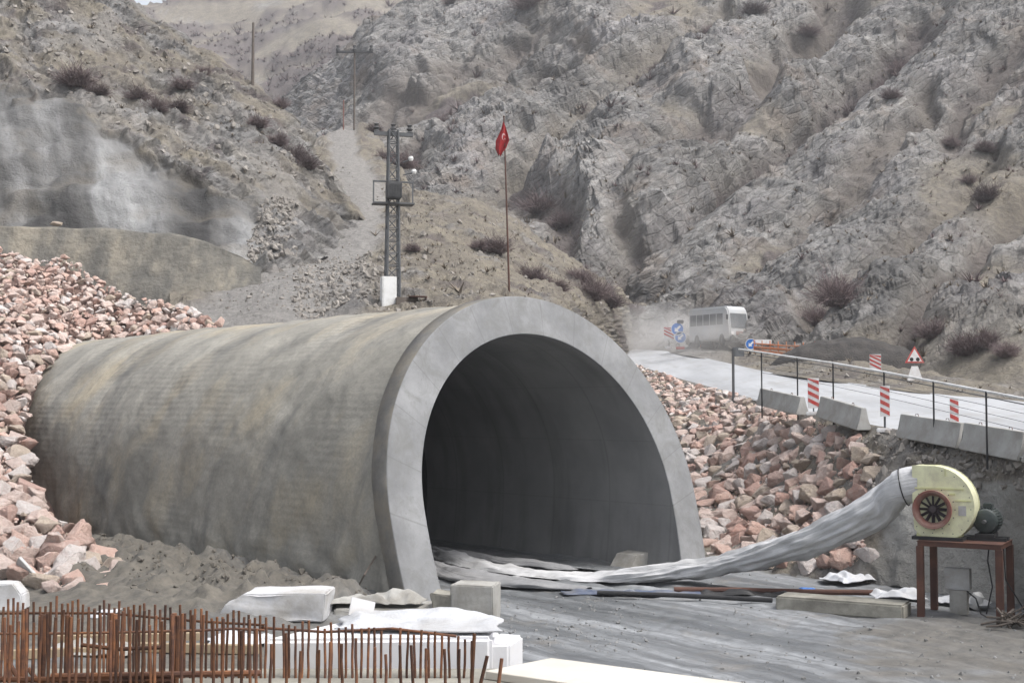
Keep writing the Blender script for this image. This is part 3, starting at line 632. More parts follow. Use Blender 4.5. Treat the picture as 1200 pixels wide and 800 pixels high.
# ------------------------------------------------------------------ rubble heaps
LPOLY = [(-150, 262), (-60, 278), (0, 292), (30, 301), (60, 306), (75, 299), (110, 325), (160, 350), (210, 357), (262, 379), (250, 387), (200, 391), (130, 395), (80, 406), (55, 423), (38, 460), (28, 500), (36, 560), (58, 605), (95, 628), (125, 655), (150, 688), (138, 703), (100, 700), (60, 690), (30, 680), (0, 668), (-150, 664)]
RPOLY = [(745, 428), (800, 448), (860, 463), (900, 478), (930, 490), (1000, 515), (1030, 542), (1016, 578), (1000, 615), (1020, 650), (990, 664), (900, 660), (832, 658), (825, 620), (815, 580), (800, 520), (778, 476)]
def inside(pl, x, y):
    pl = np.array(pl, float); n = len(pl); c = np.zeros(np.shape(x), bool); j = n-1
    for i in range(n):
        a, b = pl[i], pl[j]
        k = ((a[1] > y) != (b[1] > y)) & (x < (b[0]-a[0])*(y-a[1])/(b[1]-a[1]+1e-12)+a[0]); c ^= k; j = i
    return c
def rock_bm(seed, n=15, sub=1):
    r = np.random.RandomState(seed); bm = bmesh.new()
    ax = np.array([1, r.uniform(.68, 1), r.uniform(.5, .85)])
    p = r.normal(size=(n, 3)); p /= np.linalg.norm(p, axis=1)[:, None]; p *= ax*r.uniform(.82, 1.1, (n, 1))
    vs = [bm.verts.new(q) for q in p]
    h = bmesh.ops.convex_hull(bm, input=vs)
    bmesh.ops.delete(bm, geom=[v for v in bm.verts if not v.link_faces], context='VERTS')
    bmesh.ops.dissolve_limit(bm, angle_limit=.18, verts=bm.verts, edges=bm.edges)
    bmesh.ops.bevel(bm, geom=bm.edges[:], offset=.035, segments=1, affect='EDGES', clamp_overlap=True)
    bmesh.ops.triangulate(bm, faces=bm.faces)
    if sub:
        bmesh.ops.subdivide_edges(bm, edges=bm.edges[:], cuts=sub, use_grid_fill=True)
        c = np.array([v.co for v in bm.verts]); d = fbm(c*1.6+seed*3.1, 3)*.10+ridge(c*3.1+seed, 3)*.055+fbm(c*8+seed, 2)*.03
        for v, k in zip(bm.verts, d): v.co *= 1+k
    bmesh.ops.recalc_face_normals(bm, faces=bm.faces[:])
    return bm
def bm_mesh(bm, name, ang=17):
    for f in bm.faces: f.smooth = True
    for e in bm.edges:
        if len(e.link_faces) == 2 and e.calc_face_angle(0) > math.radians(ang): e.smooth = False
    me = bpy.data.meshes.new(name); bm.to_mesh(me); return me
def bl_out(x, y):
    """0 under the heap, 1 well outside its outline"""
    c = sum(inside(LPOLY, x+dx*11, y+dy*11).astype(float) for dx in (-1, 0, 1) for dy in (-1, 0, 1))/9
    return 1-sst(c, .05, .6)
left_bed = Patch([(-160, 262), (-60, 278), (0, 291), (30, 302), (75, 304), (110, 328), (160, 352), (210, 360), (268, 381), (300, 394)],
                 [(-160, 720), (0, 705), (100, 708), (165, 706), (185, 600), (200, 420), (300, 400)],
                 [(160, 705, 38.5), (0, 705, 38.5), (-150, 705, 38.5), (100, 640, 43.5), (40, 600, 47), (-100, 600, 46), (30, 490, 56.5), (-100, 480, 55), (50, 420, 62), (130, 392, 68), (200, 388, 65), (265, 382, 62.5),
                  (0, 400, 62), (0, 292, 74), (110, 328, 73), (180, 354, 70), (-150, 262, 76), (-100, 350, 67), (140, 560, 54), (120, 480, 60), (120, 650, 43.5)])
build_patch('rubble_slope', left_bed, (-160, 300, 4, 4), lambda V, x, y: dict(rock=Z0(V)), lambda V, x, y, z: fbm(V/2, 3)*.25-.25-2.6*bl_out(x, y), M_BED, back=((1, -.1), (3, -1), (8, -4)))
NAMES = list(ROCK); SHAPES = 7
rmesh = {}
for ci, cn in enumerate(NAMES):
    for k in range(SHAPES):
        bm = rock_bm(ci*50+k, 11+k, 3); me = bm_mesh(bm, 'boulder', 24); bm.free(); me.materials.append(ROCK[cn]); rmesh[cn, k] = me
lowv = []
for k in range(8):
    bm = rock_bm(900+k, 11, 1); bmesh.ops.triangulate(bm, faces=bm.faces); bm.verts.index_update()
    lowv.append((np.array([v.co for v in bm.verts]), np.array([[v.index for v in f.verts] for f in bm.faces]))); bm.free()
def scatter(pt, pl, rfun, n, seed, pack=.72):
    r = np.random.RandomState(seed); a = np.array(pl)
    x = r.uniform(a[:, 0].min(), a[:, 0].max(), n); y = r.uniform(a[:, 1].min(), a[:, 1].max(), n); k = inside(pl, x, y); x, y = x[k], y[k]
    p = pt.pos(x, y); rad = rfun(x, y)*np.clip(np.exp(r.normal(0, .45, len(x))), .4, 1.8); o = np.argsort(-rad)
    px_, py_, p, rad = x[o], y[o], p[o], rad[o]; keep = []
    for i in range(len(p)):
        if keep:
            q = np.array(keep); d = np.linalg.norm(p[q]-p[i], axis=1)
            if (d < pack*(rad[q]+rad[i])).any(): continue
        keep.append(i)
    return px_[keep], py_[keep], p[keep], rad[keep]
lf = lambda x, y: np.interp(y, [290, 400, 500, 650], [.16, .205, .265, .34])
rf_ = lambda x, y: np.interp(y, [430, 470, 520, 640], [.155, .19, .255, .30])
rocks = []
for side, pt, pl, fn, sd in (('left', left_bed, LPOLY, lf, 3), ('right', bank, RPOLY, rf_, 4)):
    x, y, p, r = scatter(pt, pl, fn, 16000, sd)
    for i in range(len(x)): rocks.append((r[i]*1500/p[i, 1], side, x[i], y[i], p[i], r[i]))
# a few singled-out blocks at the foot of the left heap
extra = [(126, 692, 39.3, .50, 'salmon', 'big salmon jagged boulder lying alone on the soil at the left heap foot'), (18, 640, 43, .5, 'chalk white', None), (80, 652, 41.5, .62, 'chalk white', None), (22, 622, 44, .45, 'pale pink', None), (60, 640, 42.5, .6, 'pale pink', None)]
rocks.sort(key=lambda q: -q[0])
rr = random.Random(5); stuffV, stuffF, stuffM, nv = [], [], [], 0
wts = dict(left=[.2, .34, .25, .1, .11], right=[.15, .34, .2, .15, .16])
def place_rock(cn, p, r, label, group):
    o = bpy.data.objects.new('boulder', rmesh[cn, rr.randrange(SHAPES)]); COL.objects.link(o); o.location = p
    o.rotation_euler = (rr.uniform(-.6, .6), rr.uniform(-.6, .6), rr.uniform(0, 6.28)); s = r*1.12
    o.scale = (s*rr.uniform(.9, 1.15), s*rr.uniform(.9, 1.15), s*rr.uniform(.85, 1.1)); tag(o, label, 'boulder', group)
zone = dict(left=lambda x, y: 'along the top of the left heap' if y < 385 else 'on the middle of the left heap beside the tunnel shell' if y < 560 else 'at the foot of the left heap',
            right=lambda x, y: 'at the far top of the heap below the road' if y < 490 else 'on the middle of the heap right of the portal ring' if y < 575 else 'low on the heap right of the portal ring')
for px_, py_, Y, r, cn, lb in extra:
    place_rock(cn, P(px_, py_, Y), r, lb or f'large {cn} boulder among the biggest blocks {zone["left"](px_, py_)}', 'boulders heaped around the tunnel')
n_ind = 0
for i, (pxs, side, x, y, p, r) in enumerate(rocks):
    cn = rr.choices(NAMES, wts[side])[0]
    p = Vector(p)+Vector((0, -.06, .02))
    if n_ind < 292 and x > -22: n_ind += 1; place_rock(cn, p, r, f'{cn} angular boulder {zone[side](x, y)}', 'boulders heaped around the tunnel')
    else:
        v, f = lowv[rr.randrange(8)]; R = np.array(Euler((rr.uniform(-.6, .6), rr.uniform(-.6, .6), rr.uniform(0, 6.28))).to_matrix())
        stuffV.append((v*np.array([1, rr.uniform(.8, 1.1), 1])*r*1.15)@R.T+np.array(p)); stuffF.append(f+nv); nv += len(v); stuffM += [NAMES.index(cn)]*len(f)
print('rocks', len(rocks))
# chips between the boulders
def chips(pt, pl, n, r0, r1, seed, mats):
    global nv
    r = np.random.RandomState(seed); a = np.array(pl); x = r.uniform(a[:, 0].min(), a[:, 0].max(), n); y = r.uniform(a[:, 1].min(), a[:, 1].max(), n); k = inside(pl, x, y)
    for q in pt.pos(x[k], y[k]):
        v, f = lowv[r.randint(8)]; R = np.array(Euler(tuple(r.uniform(0, 6, 3))).to_matrix())
        stuffV.append(v*r.uniform(r0, r1)@R.T+q+np.array([0, -.05, -.03])); stuffF.append(f+nv); nv += len(v); stuffM.extend([mats[r.randint(len(mats))]]*len(f))
chips(left_bed, LPOLY, 8000, .05, .14, 21, [0, 1, 2, 3, 2, 4]); chips(bank, RPOLY, 8000, .045, .13, 22, [0, 1, 2, 3, 2, 4])
st = mk('small_rubble', np.concatenate(stuffV), np.concatenate(stuffF), list(ROCK.values()), smooth=False)
st.data.polygons.foreach_set('material_index', np.array(stuffM, np.int32))
tag(st, 'small pink and white stones filling the gaps of both heaps', 'rubble', kind='stuff')
M_GRAVEL = dull('grey_gravel', (.24, .24, .24), (.14, .138, .13), 1, .9, .5, .03)
# ------------------------------------------------------------------ retaining wall of sprayed concrete
def m_wallshot():
    t = NT('brown_sprayed_concrete'); vs = t.mapping(t.obj, (.5, .3, .09), (0, math.radians(-8), 0))
    c = t.ramp(t.noise(1.0, 5, vs, .62), [(.34, (.085, .082, .075)), (.5, (.155, .145, .125)), (.64, (.25, .225, .18))])
    c = t.mix(t.ramp(t.noise(.35, 5), [(.45, 0.), (.7, .7)]), c, (.10, .097, .09))
    t.bump(t.noise(1.2, 5), .9, .3); t.bump(t.noise(7, 4), .4, .03); return t.done(c, .92, spec=.2)
M_WALLSHOT = m_wallshot()
rw = Patch([(-160, 260), (0, 264), (60, 267), (120, 269), (200, 274), (240, 283), (280, 298), (306, 314)], [(-160, 380), (200, 385), (250, 368), (306, 340)],
           [(-160, 264, 80), (0, 264, 79.5), (150, 270, 79), (240, 283, 78), (300, 312, 76), (-160, 375, 77), (150, 375, 75.5), (250, 365, 74), (300, 340, 74.5)])
V, PX, PY = rw.grid(-160, 306, 3, 3, ((1.2, .02), (4, .05), (9, -.1))); N = normals(V); V = V+N*(fbm(V/3, 4, .4)*.13)[..., None]
tag(mk('retaining_wall', V.reshape(-1, 3), gridF(*V.shape[:2]), M_WALLSHOT), 'brown stained sprayed concrete retaining wall below the left hillside and above the pink heap', 'retaining wall')
tag(link('stone', rmesh['tan', 2]), 'small tan stone lying on the ledge above the retaining wall', 'stone').location = P(66, 262, 80.5); bpy.data.objects['stone'].scale = (.4, .4, .35)
b_ = bpy.data.objects.new('stone', rmesh['chalk white', 3]); COL.objects.link(b_); b_.location = lef.pos(np.array([297.]), np.array([166.]))[0]; b_.scale = (1.0, .8, .9)
tag(b_, 'pale round boulder on the slope of the left hillside among bare shrubs', 'stone')
b_ = bpy.data.objects.new('rock_slab', rmesh['pale pink', 4]); COL.objects.link(b_); b_.location = lef.pos(np.array([262.]), np.array([118.]))[0]; b_.scale = (2.3, .6, .4); b_.rotation_euler = (0, math.radians(36), 0)
b_.material_slots[0].link = 'OBJECT'; b_.material_slots[0].material = M_STONE
tag(b_, 'long grey slab of rock tilted down the left hillside', 'rock slab')
# ------------------------------------------------------------------ blower on its rusty table
RZ = -math.radians(30.7); FL = Vector((11.03, 35.05, 0)); a_ = Vector((math.cos(RZ), math.sin(RZ), 0)); b2 = Vector((-math.sin(RZ), math.cos(RZ), 0))
TBL = FL+a_*1.075+b2*.84; TH = 2.05
tb = thing('steel_table', 'rust brown steel table with four tall legs under the lime fan', 'table', TBL, RZ)
for x in (-1.02, 1.02):
    for y in (-.79, .79): MB().box((x, y, (TH-.12)/2), (.18, .18, TH-.12), bev=.008).build('leg', M_RUSTB, tb)
m = MB()
for y in (-.79, .79): m.box((0, y, TH-.06), (2.16, .12, .12), bev=.006)
for x in (-1.02, -.2, 1.02): m.box((x, 0, TH-.06), (.118, 1.455, .117), bev=.006)
m.build('top_frame', M_RUSTB, tb)
MB().box((0, 0, TH+.012), (2.2, 1.72, .022), bev=.004).build('top_plate', M_RUSTB, tb)
TZ = TH+.024
bl = thing('centrifugal_fan', 'lime green centrifugal fan with a faded red intake ring on the rusty table', 'fan', TBL+Vector((0, 0, TZ)), RZ)
CX, CZ = -.66, .84
m = MB(); m.box((-.62, -.1, .045), (1.35, .95, .09), bev=.005).build('fan_base', M_BLACK, bl)
def volute(off=0):
    pts = [(-.62, .22), (-.62, 1.15+off), (0, 1.15+off)]
    for k in range(1, 29):
        a = PI/2-(1.5*PI)*k/28*1.02; r = 1.15-.44*(k/28)**.9+off
        pts.append((r*math.cos(a), max(r*math.sin(a), -.72-off)))
    pts = [q for q in pts[:3]]+[q for q in pts[3:] if not (q[0] < -.62-off)]
    return [(CX+x, CZ+z) for x, z in pts]
MB().prism(volute(), -.46, .26).build('casing', M_BLOW, bl, smooth=True)
vo = volute(.025); m = MB()
for y0, y1 in ((-.475, -.44), (-.40, .20), (.24, .275)): m.prism(vo if y1-y0 < .1 else volute(.012), y0, y1)
m.build('casing_rim', M_BLOW_LIT, bl, smooth=True)
m = MB(); m.box((CX+.1, -.485, CZ+.56), (1.3, .022, .05)).box((CX+.72, -.485, CZ+.25), (.42, .022, .04)).box((CX+.27, -.484, CZ+1.0), (.045, .02, .2)).box((CX+.45, -.485, CZ+.42), (.16, .024, .05)); m.build('casing_flange', M_BLOW, bl)
MB().box((CX+.70, -.483, CZ-.02), (.2, .014, .26)).build('rating_plate', M_BOX, bl)
m = MB(); m.box((CX+.02, -.15, CZ-.73), (1.1, .6, .07)).box((CX-.5, -.15, CZ-.6), (.06, .55, .26)).box((CX+.58, -.15, CZ-.62), (.06, .55, .24)); m.build('casing_foot', M_BLOW, bl)
XR = Matrix.Translation((CX-.05, -.46, CZ))@Matrix.Rotation(PI/2, 4, 'X')       # local z -> -y
MB().lathe([(.37, -.02), (.37, .1), (.40, .2), (.46, .26), (.52, .27), (.53, .24), (.50, .18), (.46, .0), (.37, -.02)], XR, 40).build('inlet_ring', M_RINGR, bl, smooth=True)
m = MB(); m.lathe([(0, .008), (.37, .008)], XR, 32)
m.build('inlet_shade', M_BLACK, bl)  # dark disc on the solid casing, standing for the shade inside the inlet
m = MB()
for k in range(12):
    A = XR@Matrix.Rotation(2*PI*k/12, 4, 'Z'); m.box((.235, 0, .09), (.25, .02, .11), M=A@Matrix.Rotation(0, 4, 'Z'), rot=Euler((.6, 0, 0)))
m.lathe([(0, .16), (.09, .15), (.12, .1), (.12, .02)], XR, 20); m.build('impeller', M_IMP, bl, smooth=True)
m = MB()
for k in range(16): a = 2*PI*k/16; m.cyl((CX-.05+.56*math.cos(a), -.462, CZ+.56*math.sin(a)), (CX-.05+.56*math.cos(a), -.482, CZ+.56*math.sin(a)), .018, n=6)
for x, z in volute(-.07)[3::2]: m.cyl((x, -.46, z), (x, -.478, z), .016, n=6)
m.build('bolt', M_GALV, bl)
MX, MY, MZ = .52, .45, .52
mo = thing('electric_motor', 'dark cylindrical electric motor beside the lime fan on the rusty table', 'motor', TBL+Vector((0, 0, TZ)), RZ)
MR = Matrix.Translation((MX, MY, MZ))@Matrix.Rotation(PI/2, 4, 'X')
m = MB(); m.lathe([(0, -.42), (.27, -.42), (.33, -.38), (.33, .3), (.30, .36), (.22, .40), (.0, .41)], MR, 32)
for k in range(28): m.box((.345, 0, -.03), (.035, .014, .6), M=MR@Matrix.Rotation(2*PI*k/28, 4, 'Z'))
m.build('motor_body', M_MOTOR, mo, smooth=True)
MB().box((MX+.02, MY, MZ+.4), (.24, .26, .14), bev=.02).build('terminal_box', M_MOTOR, mo)
MB().cyl((MX, MY-.4, MZ), (MX, MY-.62, MZ), .05).build('shaft', M_DARKST, mo)
m = MB(); m.box((MX+.0, MY, .05), (1.1, .16, .1)).box((MX+.0, MY-.42, .05), (1.1, .12, .1)).box((MX, MY-.2, .14), (.5, .62, .08)).box((MX, MY, .19), (.4, .5, .04)); m.build('motor_base', M_BLACK, mo)
# ventilation hose
def W(x, y, z): return TBL+a_*x+b2*y+Vector((0, 0, z))
out = W(CX-.60, -.1, TZ+CZ+.66)
hs_ = [(out+a_*.12, .50, .40), (out, .50, .40), (W(CX-.82, -.12, TZ+CZ+.62), .51, .42), (W(CX-1.10, -.16, TZ+CZ+.5), .50, .44)]
for px_, py_, Y, h, w_ in ((1040, 588, 36.6, .49, .46), (1000, 611, 37.3, .46, .46), (960, 630, 38.2, .41, .46), (900, 649, 39.6, .34, .48), (850, 661, 40.8, .27, .52), (800, 668.5, 41.6, .24, .56), (745, 675, 42.0, .22, .62), (690, 681, 42.4, .20, .7), (630, 680.5, 43.4, .26, .8), (575, 674, 45.2, .36, .8), (535, 664, 47.5, .48, .6), (500, 655, 51, .50, .52), (470, 640, 57, .5, .5)):
    hs_.append((P(px_, py_, Y), h, w_))
def smooth_path(rows, n):
    A = np.array([[*p, h, w_] for p, h, w_ in rows]); d = np.concatenate([[0], np.cumsum(np.linalg.norm(np.diff(A[:, :3], axis=0), axis=1))]); u = np.linspace(0, d[-1], n)
    o = np.stack([np.interp(u, d, A[:, k]) for k in range(5)], 1)
    for _ in range(14): o[2:-2] = .25*o[1:-3]+.5*o[2:-2]+.25*o[3:-1]
    return o, u
def hose(name, rows, n, m_, parent, amp=.10, sd=0):
    A, u = smooth_path(rows, n); c = A[:, :3]; t = np.gradient(c, axis=0); t /= np.linalg.norm(t, axis=1)[:, None]
    sd_ = np.cross(t, [0, 0, 1.]); sd_ /= np.linalg.norm(sd_, axis=1)[:, None]; up = np.cross(sd_, t)
    A[:, 3:] *= np.where(u[:, None] < .6, 1, .9) if name == 'hose_fabric' else 1
    th_ = np.linspace(0, 2*PI, m_+1)
    q = np.stack(np.broadcast_arrays(u[:, None]*.55, (np.cos(th_)*1.6)[None]+sd, (np.sin(th_)*1.6)[None]), -1)
    wr = ridge(q*np.array([.5, 1.6, 1.6]), 3)*amp+fbm(q*np.array([1.4, .8, .8]), 3)*amp*1.2
    k = sst(u, .5, 2.2)[:, None]*wr+1*0
    V = c[:, None]+sd_[:, None]*((A[:, 4][:, None]+k)*np.cos(th_))[..., None]+up[:, None]*((A[:, 3][:, None]+k*.8)*np.sin(th_))[..., None]
    V[..., 2] = np.maximum(V[..., 2], .06)
    V = V[:, :-1]; uv = np.stack(np.broadcast_arrays(u[:, None], (th_/(2*PI)*3)[None, :-1]), -1)
    return mk(name, V.reshape(-1, 3), gridF(n, m_, True), M_DUCT if name == 'hose_fabric' else M_DUCT_SHADE, parent, uv=uv.reshape(-1, 2))
du = thing('ventilation_hose', 'long sagging grey fabric air hose running from the lime fan into the tunnel', 'air hose', (0, 0, 0))
hose('hose_fabric', hs_, 420, 44, du)
fold = [(P(690, 690, 39.9), .06, .25), (P(640, 686, 40.6), .12, .5), (P(590, 684, 41.3), .17, .7), (P(550, 679, 42.2), .24, .65), (P(520, 672, 43.5), .26, .4), (P(500, 664, 46), .2, .3)]
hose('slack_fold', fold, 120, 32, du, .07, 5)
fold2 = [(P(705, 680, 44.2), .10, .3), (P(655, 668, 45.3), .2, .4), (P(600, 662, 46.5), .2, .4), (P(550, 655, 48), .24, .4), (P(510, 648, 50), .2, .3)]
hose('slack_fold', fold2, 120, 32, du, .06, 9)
m = MB(); sp = W(CX-.92, -.13, TZ+CZ+.58); ring = [sp+b2*(.455*math.cos(k*PI/14))+(Vector((0, 0, 1))*.97+a_*-.22)*(.545*math.sin(k*PI/14)) for k in range(29)]; m.tube(ring, .018, 6); m.build('strap', M_BLACK, du)
# boxes and litter under the table
cb = thing('control_cabinet', 'grey electrical box on a stand under the rusty table', 'cabinet', W(-.25, .25, 0), RZ)
MB().box((0, 0, .98), (.66, .34, .58), bev=.012).build('cabinet_body', M_BOX, cb)
MB().box((0, -.178, .98), (.58, .018, .5), bev=.006).build('cabinet_door', M_BOX, cb)
m = MB(); m.box((.02, 0, .35), (.46, .3, .66), bev=.01); m.build('stand', M_CONC, cb)
m = MB(); m.tube([(.2, -.1, .7), (.5, -.2, .5), (.62, -.2, .1), (.8, -.3, .03), (1.3, -.2, .03)], .022); m.build('cable', M_BLACK, cb)
m = MB()
m.tube([W(.55, .5, TH), W(.5, .45, 1.5), W(.62, .4, .8), W(.45, .4, .05)], .02); m.tube([W(.7, .5, TH), W(.72, .42, 1.2), W(.9, .4, .05)], .018); m.tube([W(1.5, .6, .03), W(.95, .5, 1.0), W(.9, .45, TH)], .018)
tag(m.build('power_cable', M_BLACK), 'black power cables hanging beneath the motor end of the rusty table', 'cable')
def sheet(name, c, sx, sy, rz, amp, mat, seed, label, cat, h=.0, sub=34, group=None):
    """crumpled cloth lying loosely"""
    x, y = np.meshgrid(np.linspace(-.5, .5, sub), np.linspace(-.5, .5, sub)); q = np.stack([x*sx, y*sy, x*0+seed*3.3], -1)
    ex = 1+.22*fbm(np.stack([np.sign(x)*1.0+seed, y*2.2*sy/sx, y*0], -1), 2); ey = 1+.22*fbm(np.stack([x*2.2, np.sign(y)*1.0+seed, y*0], -1), 2)
    z = (np.abs(fbm(q*1.1, 3, .4))*1.0+ridge(q*np.array([1.6, .7, 1])+4, 2, .35)*.3)*amp; z = z-z.min()+.025; z *= .35+.65*sst(.5-np.maximum(abs(x), abs(y)), 0, .12)
    X, Y = x*sx*ex, y*sy*ey; ca, sa = math.cos(rz), math.sin(rz)
    V = np.stack([X*ca-Y*sa, X*sa+Y*ca, z+h], -1)
    o = mk(name, V.reshape(-1, 3), gridF(sub, sub), mat); o.location = c
    mod = o.modifiers.new('thick', 'SOLIDIFY'); mod.thickness = .012
    return tag(o, label, cat, group)
sheet('plastic_sheet', G(993, 680, .1), 1.25, 1.6, .3, .35, M_WHITE, 1, 'crumpled white plastic sheet on the soil at the foot of the right heap', 'plastic sheet')
sheet('plastic_sheet', G(1052, 699, .08), 1.5, 1.2, -.2, .22, M_WHITE, 2, 'flat white plastic sheet beside the front leg of the rusty table', 'plastic sheet')
sheet('plastic_sheet', G(1125, 706, .08), 1.6, .9, -.5, .2, M_WHITE, 3, 'dirty white plastic sheet spread under the rusty table', 'plastic sheet')
bag = MB(); bag.lathe([(0, 0), (.16, .02), (.2, .2), (.16, .42), (.05, .5), (0, .5)], None, 12); bo = bag.build('bucket', M_WHITEP, smooth=True); bo.location = G(1140, 712); bo.rotation_euler = (.25, .35, 0); tag(bo, 'white plastic bucket lying under the motor end of the rusty table', 'bucket')
# kerb, pipes, tarpaulin strip on the yard floor
m = MB(); k0, k1 = G(908, 714), G(1058, 726); kd = (k1-k0); ang = math.atan2(kd.y, kd.x)
m.box((kd.length/2, .55, .17), (kd.length, 1.0, .42), bev=.05); kb = m.build('concrete_kerb', M_CONC2); kb.location = k0; kb.rotation_euler = (0, 0, ang); tag(kb, 'long low stained concrete kerb beside the mud in front of the rusty table', 'kerb')
for q, r_, lb in (([(790, 690.5), (860, 691), (940, 693), (1030, 694)], .085, 'brown rusty steel pipe lying behind the concrete kerb'), ([(700, 694), (790, 697), (850, 700), (905, 703)], .07, 'black pipe lying across the mud below the sagging air hose')):
    m = MB(); m.tube([G(x, y, r_+.06) for x, y in q], r_, 10); tag(m.build('pipe', M_RUSTB if 'rusty' in lb else M_BLACK), lb, 'pipe')
M_TARP = dull('blue_grey_tarpaulin', (.10, .125, .19), (.06, .075, .12), 2, .5, .4, .03, dirt=(.2, .2, .2), dsc=1.2)
sheet('tarpaulin', G(745, 696, .02), 4.6, .7, -.06, .16, M_TARP, 6, 'narrow dark blue tarpaulin strip under the air hose in front of the tunnel', 'tarpaulin')
sheet('tarpaulin', G(870, 697, .02), 3.0, .7, -.12, .2, M_BLACK, 7, 'black tarpaulin crumpled between the pipes and the right heap', 'tarpaulin')
sheet('plastic_scrap', G(946, 690, .12), .42, .3, .2, .1, M_BLUE, 8, 'small bright blue plastic scrap on the soil behind the kerb', 'scrap')
ramp_ = MB()
ramp_.prism([(-2.1, 0), (-1.75, .42), (-1.2, .5), (1.2, .46), (1.9, .44), (2.2, 0)], -.5, .5); ro = ramp_.build('muck_pile', M_CONC); ro.location = G(742, 668)+Vector((1.2, 2.3, 0)); ro.rotation_euler = (0, 0, .72)
tag(ro, 'low ridge of set concrete at the foot of the inner right tunnel wall', 'concrete ridge')
m = MB()
for k in range(26):
    c = G(rr.uniform(1168, 1208), rr.uniform(726, 738), .05); d = Vector((rr.uniform(-1, 1), rr.uniform(-1, 1), rr.uniform(0, .5))).normalized()*rr.uniform(.7, 1.1); m.tube([c-d*.5+Vector((0, 0, .12)), c+Vector((0, 0, rr.uniform(.05, .2))), c+d*.5+Vector((0, 0, .1))], rr.uniform(.015, .035), 5)
tag(m.build('brushwood', M_WOOD), 'small pile of broken sticks on the mud by the right table leg', 'brushwood')
r_ = np.random.RandomState(78); V, F, nv = [], [], 0
for k in range(1300):
    a, c = (r_.uniform(590, 760), r_.uniform(700, 765)) if k < 500 else (r_.uniform(820, 1240), r_.uniform(672, 800)) if k < 1100 else (r_.uniform(520, 1200), r_.uniform(690, 800))
    g = G(a, c); z_, _, _, so_c = floor_z(g.x, g.y); v, f = lowv[r_.randint(8)]; R = np.array(Euler(tuple(r_.uniform(0, 6, 3))).to_matrix()); sz = .015*(5.5**(r_.uniform()**2.2)); V.append(v*sz@R.T+np.array([g.x, g.y, float(z_)])); F.append(f+nv); nv += len(v)
tag(mk('gravel', np.concatenate(V), np.concatenate(F), M_GRAVEL, smooth=False), 'loose gravel and small stones on the muddy yard floor', 'gravel', kind='stuff')
# ------------------------------------------------------------------ left foreground of the portal
def block(name, pl, depth, rz, loc, mat, label, cat, rough=.03, cuts=5):
    m = MB(); m.prism(pl, 0, depth); bm = m.bm; bmesh.ops.bevel(bm, geom=bm.edges[:], offset=.03, segments=2, affect='EDGES', clamp_overlap=True)
    bmesh.ops.triangulate(bm, faces=bm.faces); bmesh.ops.subdivide_edges(bm, edges=bm.edges[:], cuts=cuts, use_grid_fill=True)
    c = np.array([v.co for v in bm.verts]); d = fbm(c*1.7+loc[0], 4)*rough
    bm.normal_update()
    for v, k in zip(bm.verts, d): v.co += v.normal*k
    o = m.build(name, mat, smooth=True); o.location = loc; o.rotation_euler = (0, 0, rz); return tag(o, label, cat)
block('concrete_block', [(0, -.05), (1.18, -.05), (1.16, .98), (.02, 1.0)], 1.0, -.2, G(527, 729), M_CONC, 'weathered concrete block standing at the left foot of the portal', 'concrete block')
block('concrete_slab', [(0, -.05), (.6, -.05), (.5, .62), (-.1, .66)], .9, -.2, G(508, 724), M_CONC2, 'brown grey broken slab leaning against the concrete block', 'concrete slab', .05)
block('foam_slab', [(0, .12), (.35, .55), (.8, .84), (2.95, .86), (2.86, .12)], 1.3, -.05, G(250, 733), M_FOAM, 'big white slab lying on the soil between the tunnel shell and the rebar', 'slab', .05)
block('foam_slab', [(-1.4, .0), (.55, .0), (.5, .45), (.25, .75), (-1.4, .8)], .8, .1, G(3, 716), M_FOAM, 'white rounded slab at the edge below the left heap', 'slab', .05)
block('concrete_slab', [(0, -.05), (2.9, -.05), (2.8, .26), (.05, .30)], 1.5, .12, G(390, 727), M_CONC, 'low flat grey concrete slab left of the concrete block', 'concrete slab', .04)
sheet('cement_sheet', G(440, 707, .35), 2.6, .9, .1, .3, M_CONC, 12, 'grey dusty sheet crumpled on the flat slab at the portal foot', 'sheet')
o = MB().box((0, 0, .0), (.95, .1, .32), bev=.01).build('plank', M_BOX); o.location = P(33, 668, 40.2); o.rotation_euler = (.5, .75, -.2); tag(o, 'short grey board lying at the foot of the left heap', 'board')
m = MB(); m.tube([G(413, 700, .1), P(427, 673, 37.6), P(441, 650, 38.2)], .03, 6); tag(m.build('stick', M_WOOD), 'thin pale stick leaning on the tunnel shell beside the portal ring', 'stick')
r_ = np.random.RandomState(77); cx_, cy_ = r_.uniform(60, 480, 2600), r_.uniform(640, 712, 1500); V, F, nv = [], [], 0
for a, c in zip(cx_, cy_):
    g = G(a, c); z_, _, _, so_c = floor_z(g.x, g.y)
    if so_c < .5 or (a < 150 and c > 690): continue
    v, f = lowv[r_.randint(8)]; R = np.array(Euler(tuple(r_.uniform(0, 6, 3))).to_matrix()); sz = .035*(4.5**(r_.uniform()**2)); V.append(v*sz@R.T+np.array([g.x, g.y, float(z_)])); F.append(f+nv); nv += len(v)
M_CLOD = dull('grey_brown_clods', (.165, .148, .122), (.10, .091, .08), 2, .95, .6, .05)
tag(mk('soil_clods', np.concatenate(V), np.concatenate(F), M_CLOD, smooth=False), 'grey brown clods of soil heaped along the foot of the tunnel shell', 'soil', kind='stuff')
for k, (px, py, L, rz, lb) in enumerate(((150, 752, 3.4, .12, 'yellow brown timber beam lying on the ground behind the rebar cage'), (230, 764, 3.0, -.1, 'second timber beam lower down behind the rebar cage'), (60, 770, 2.6, .2, 'timber beam behind the bar cage near the photo edge'))):
    ob = MB().box((0, 0, .1), (L, .2, .2), bev=.01).build('timber_beam', M_PLYEDGE); ob.location = G(px, py); ob.rotation_euler = (0, 0, rz); tag(ob, lb, 'timber beam')
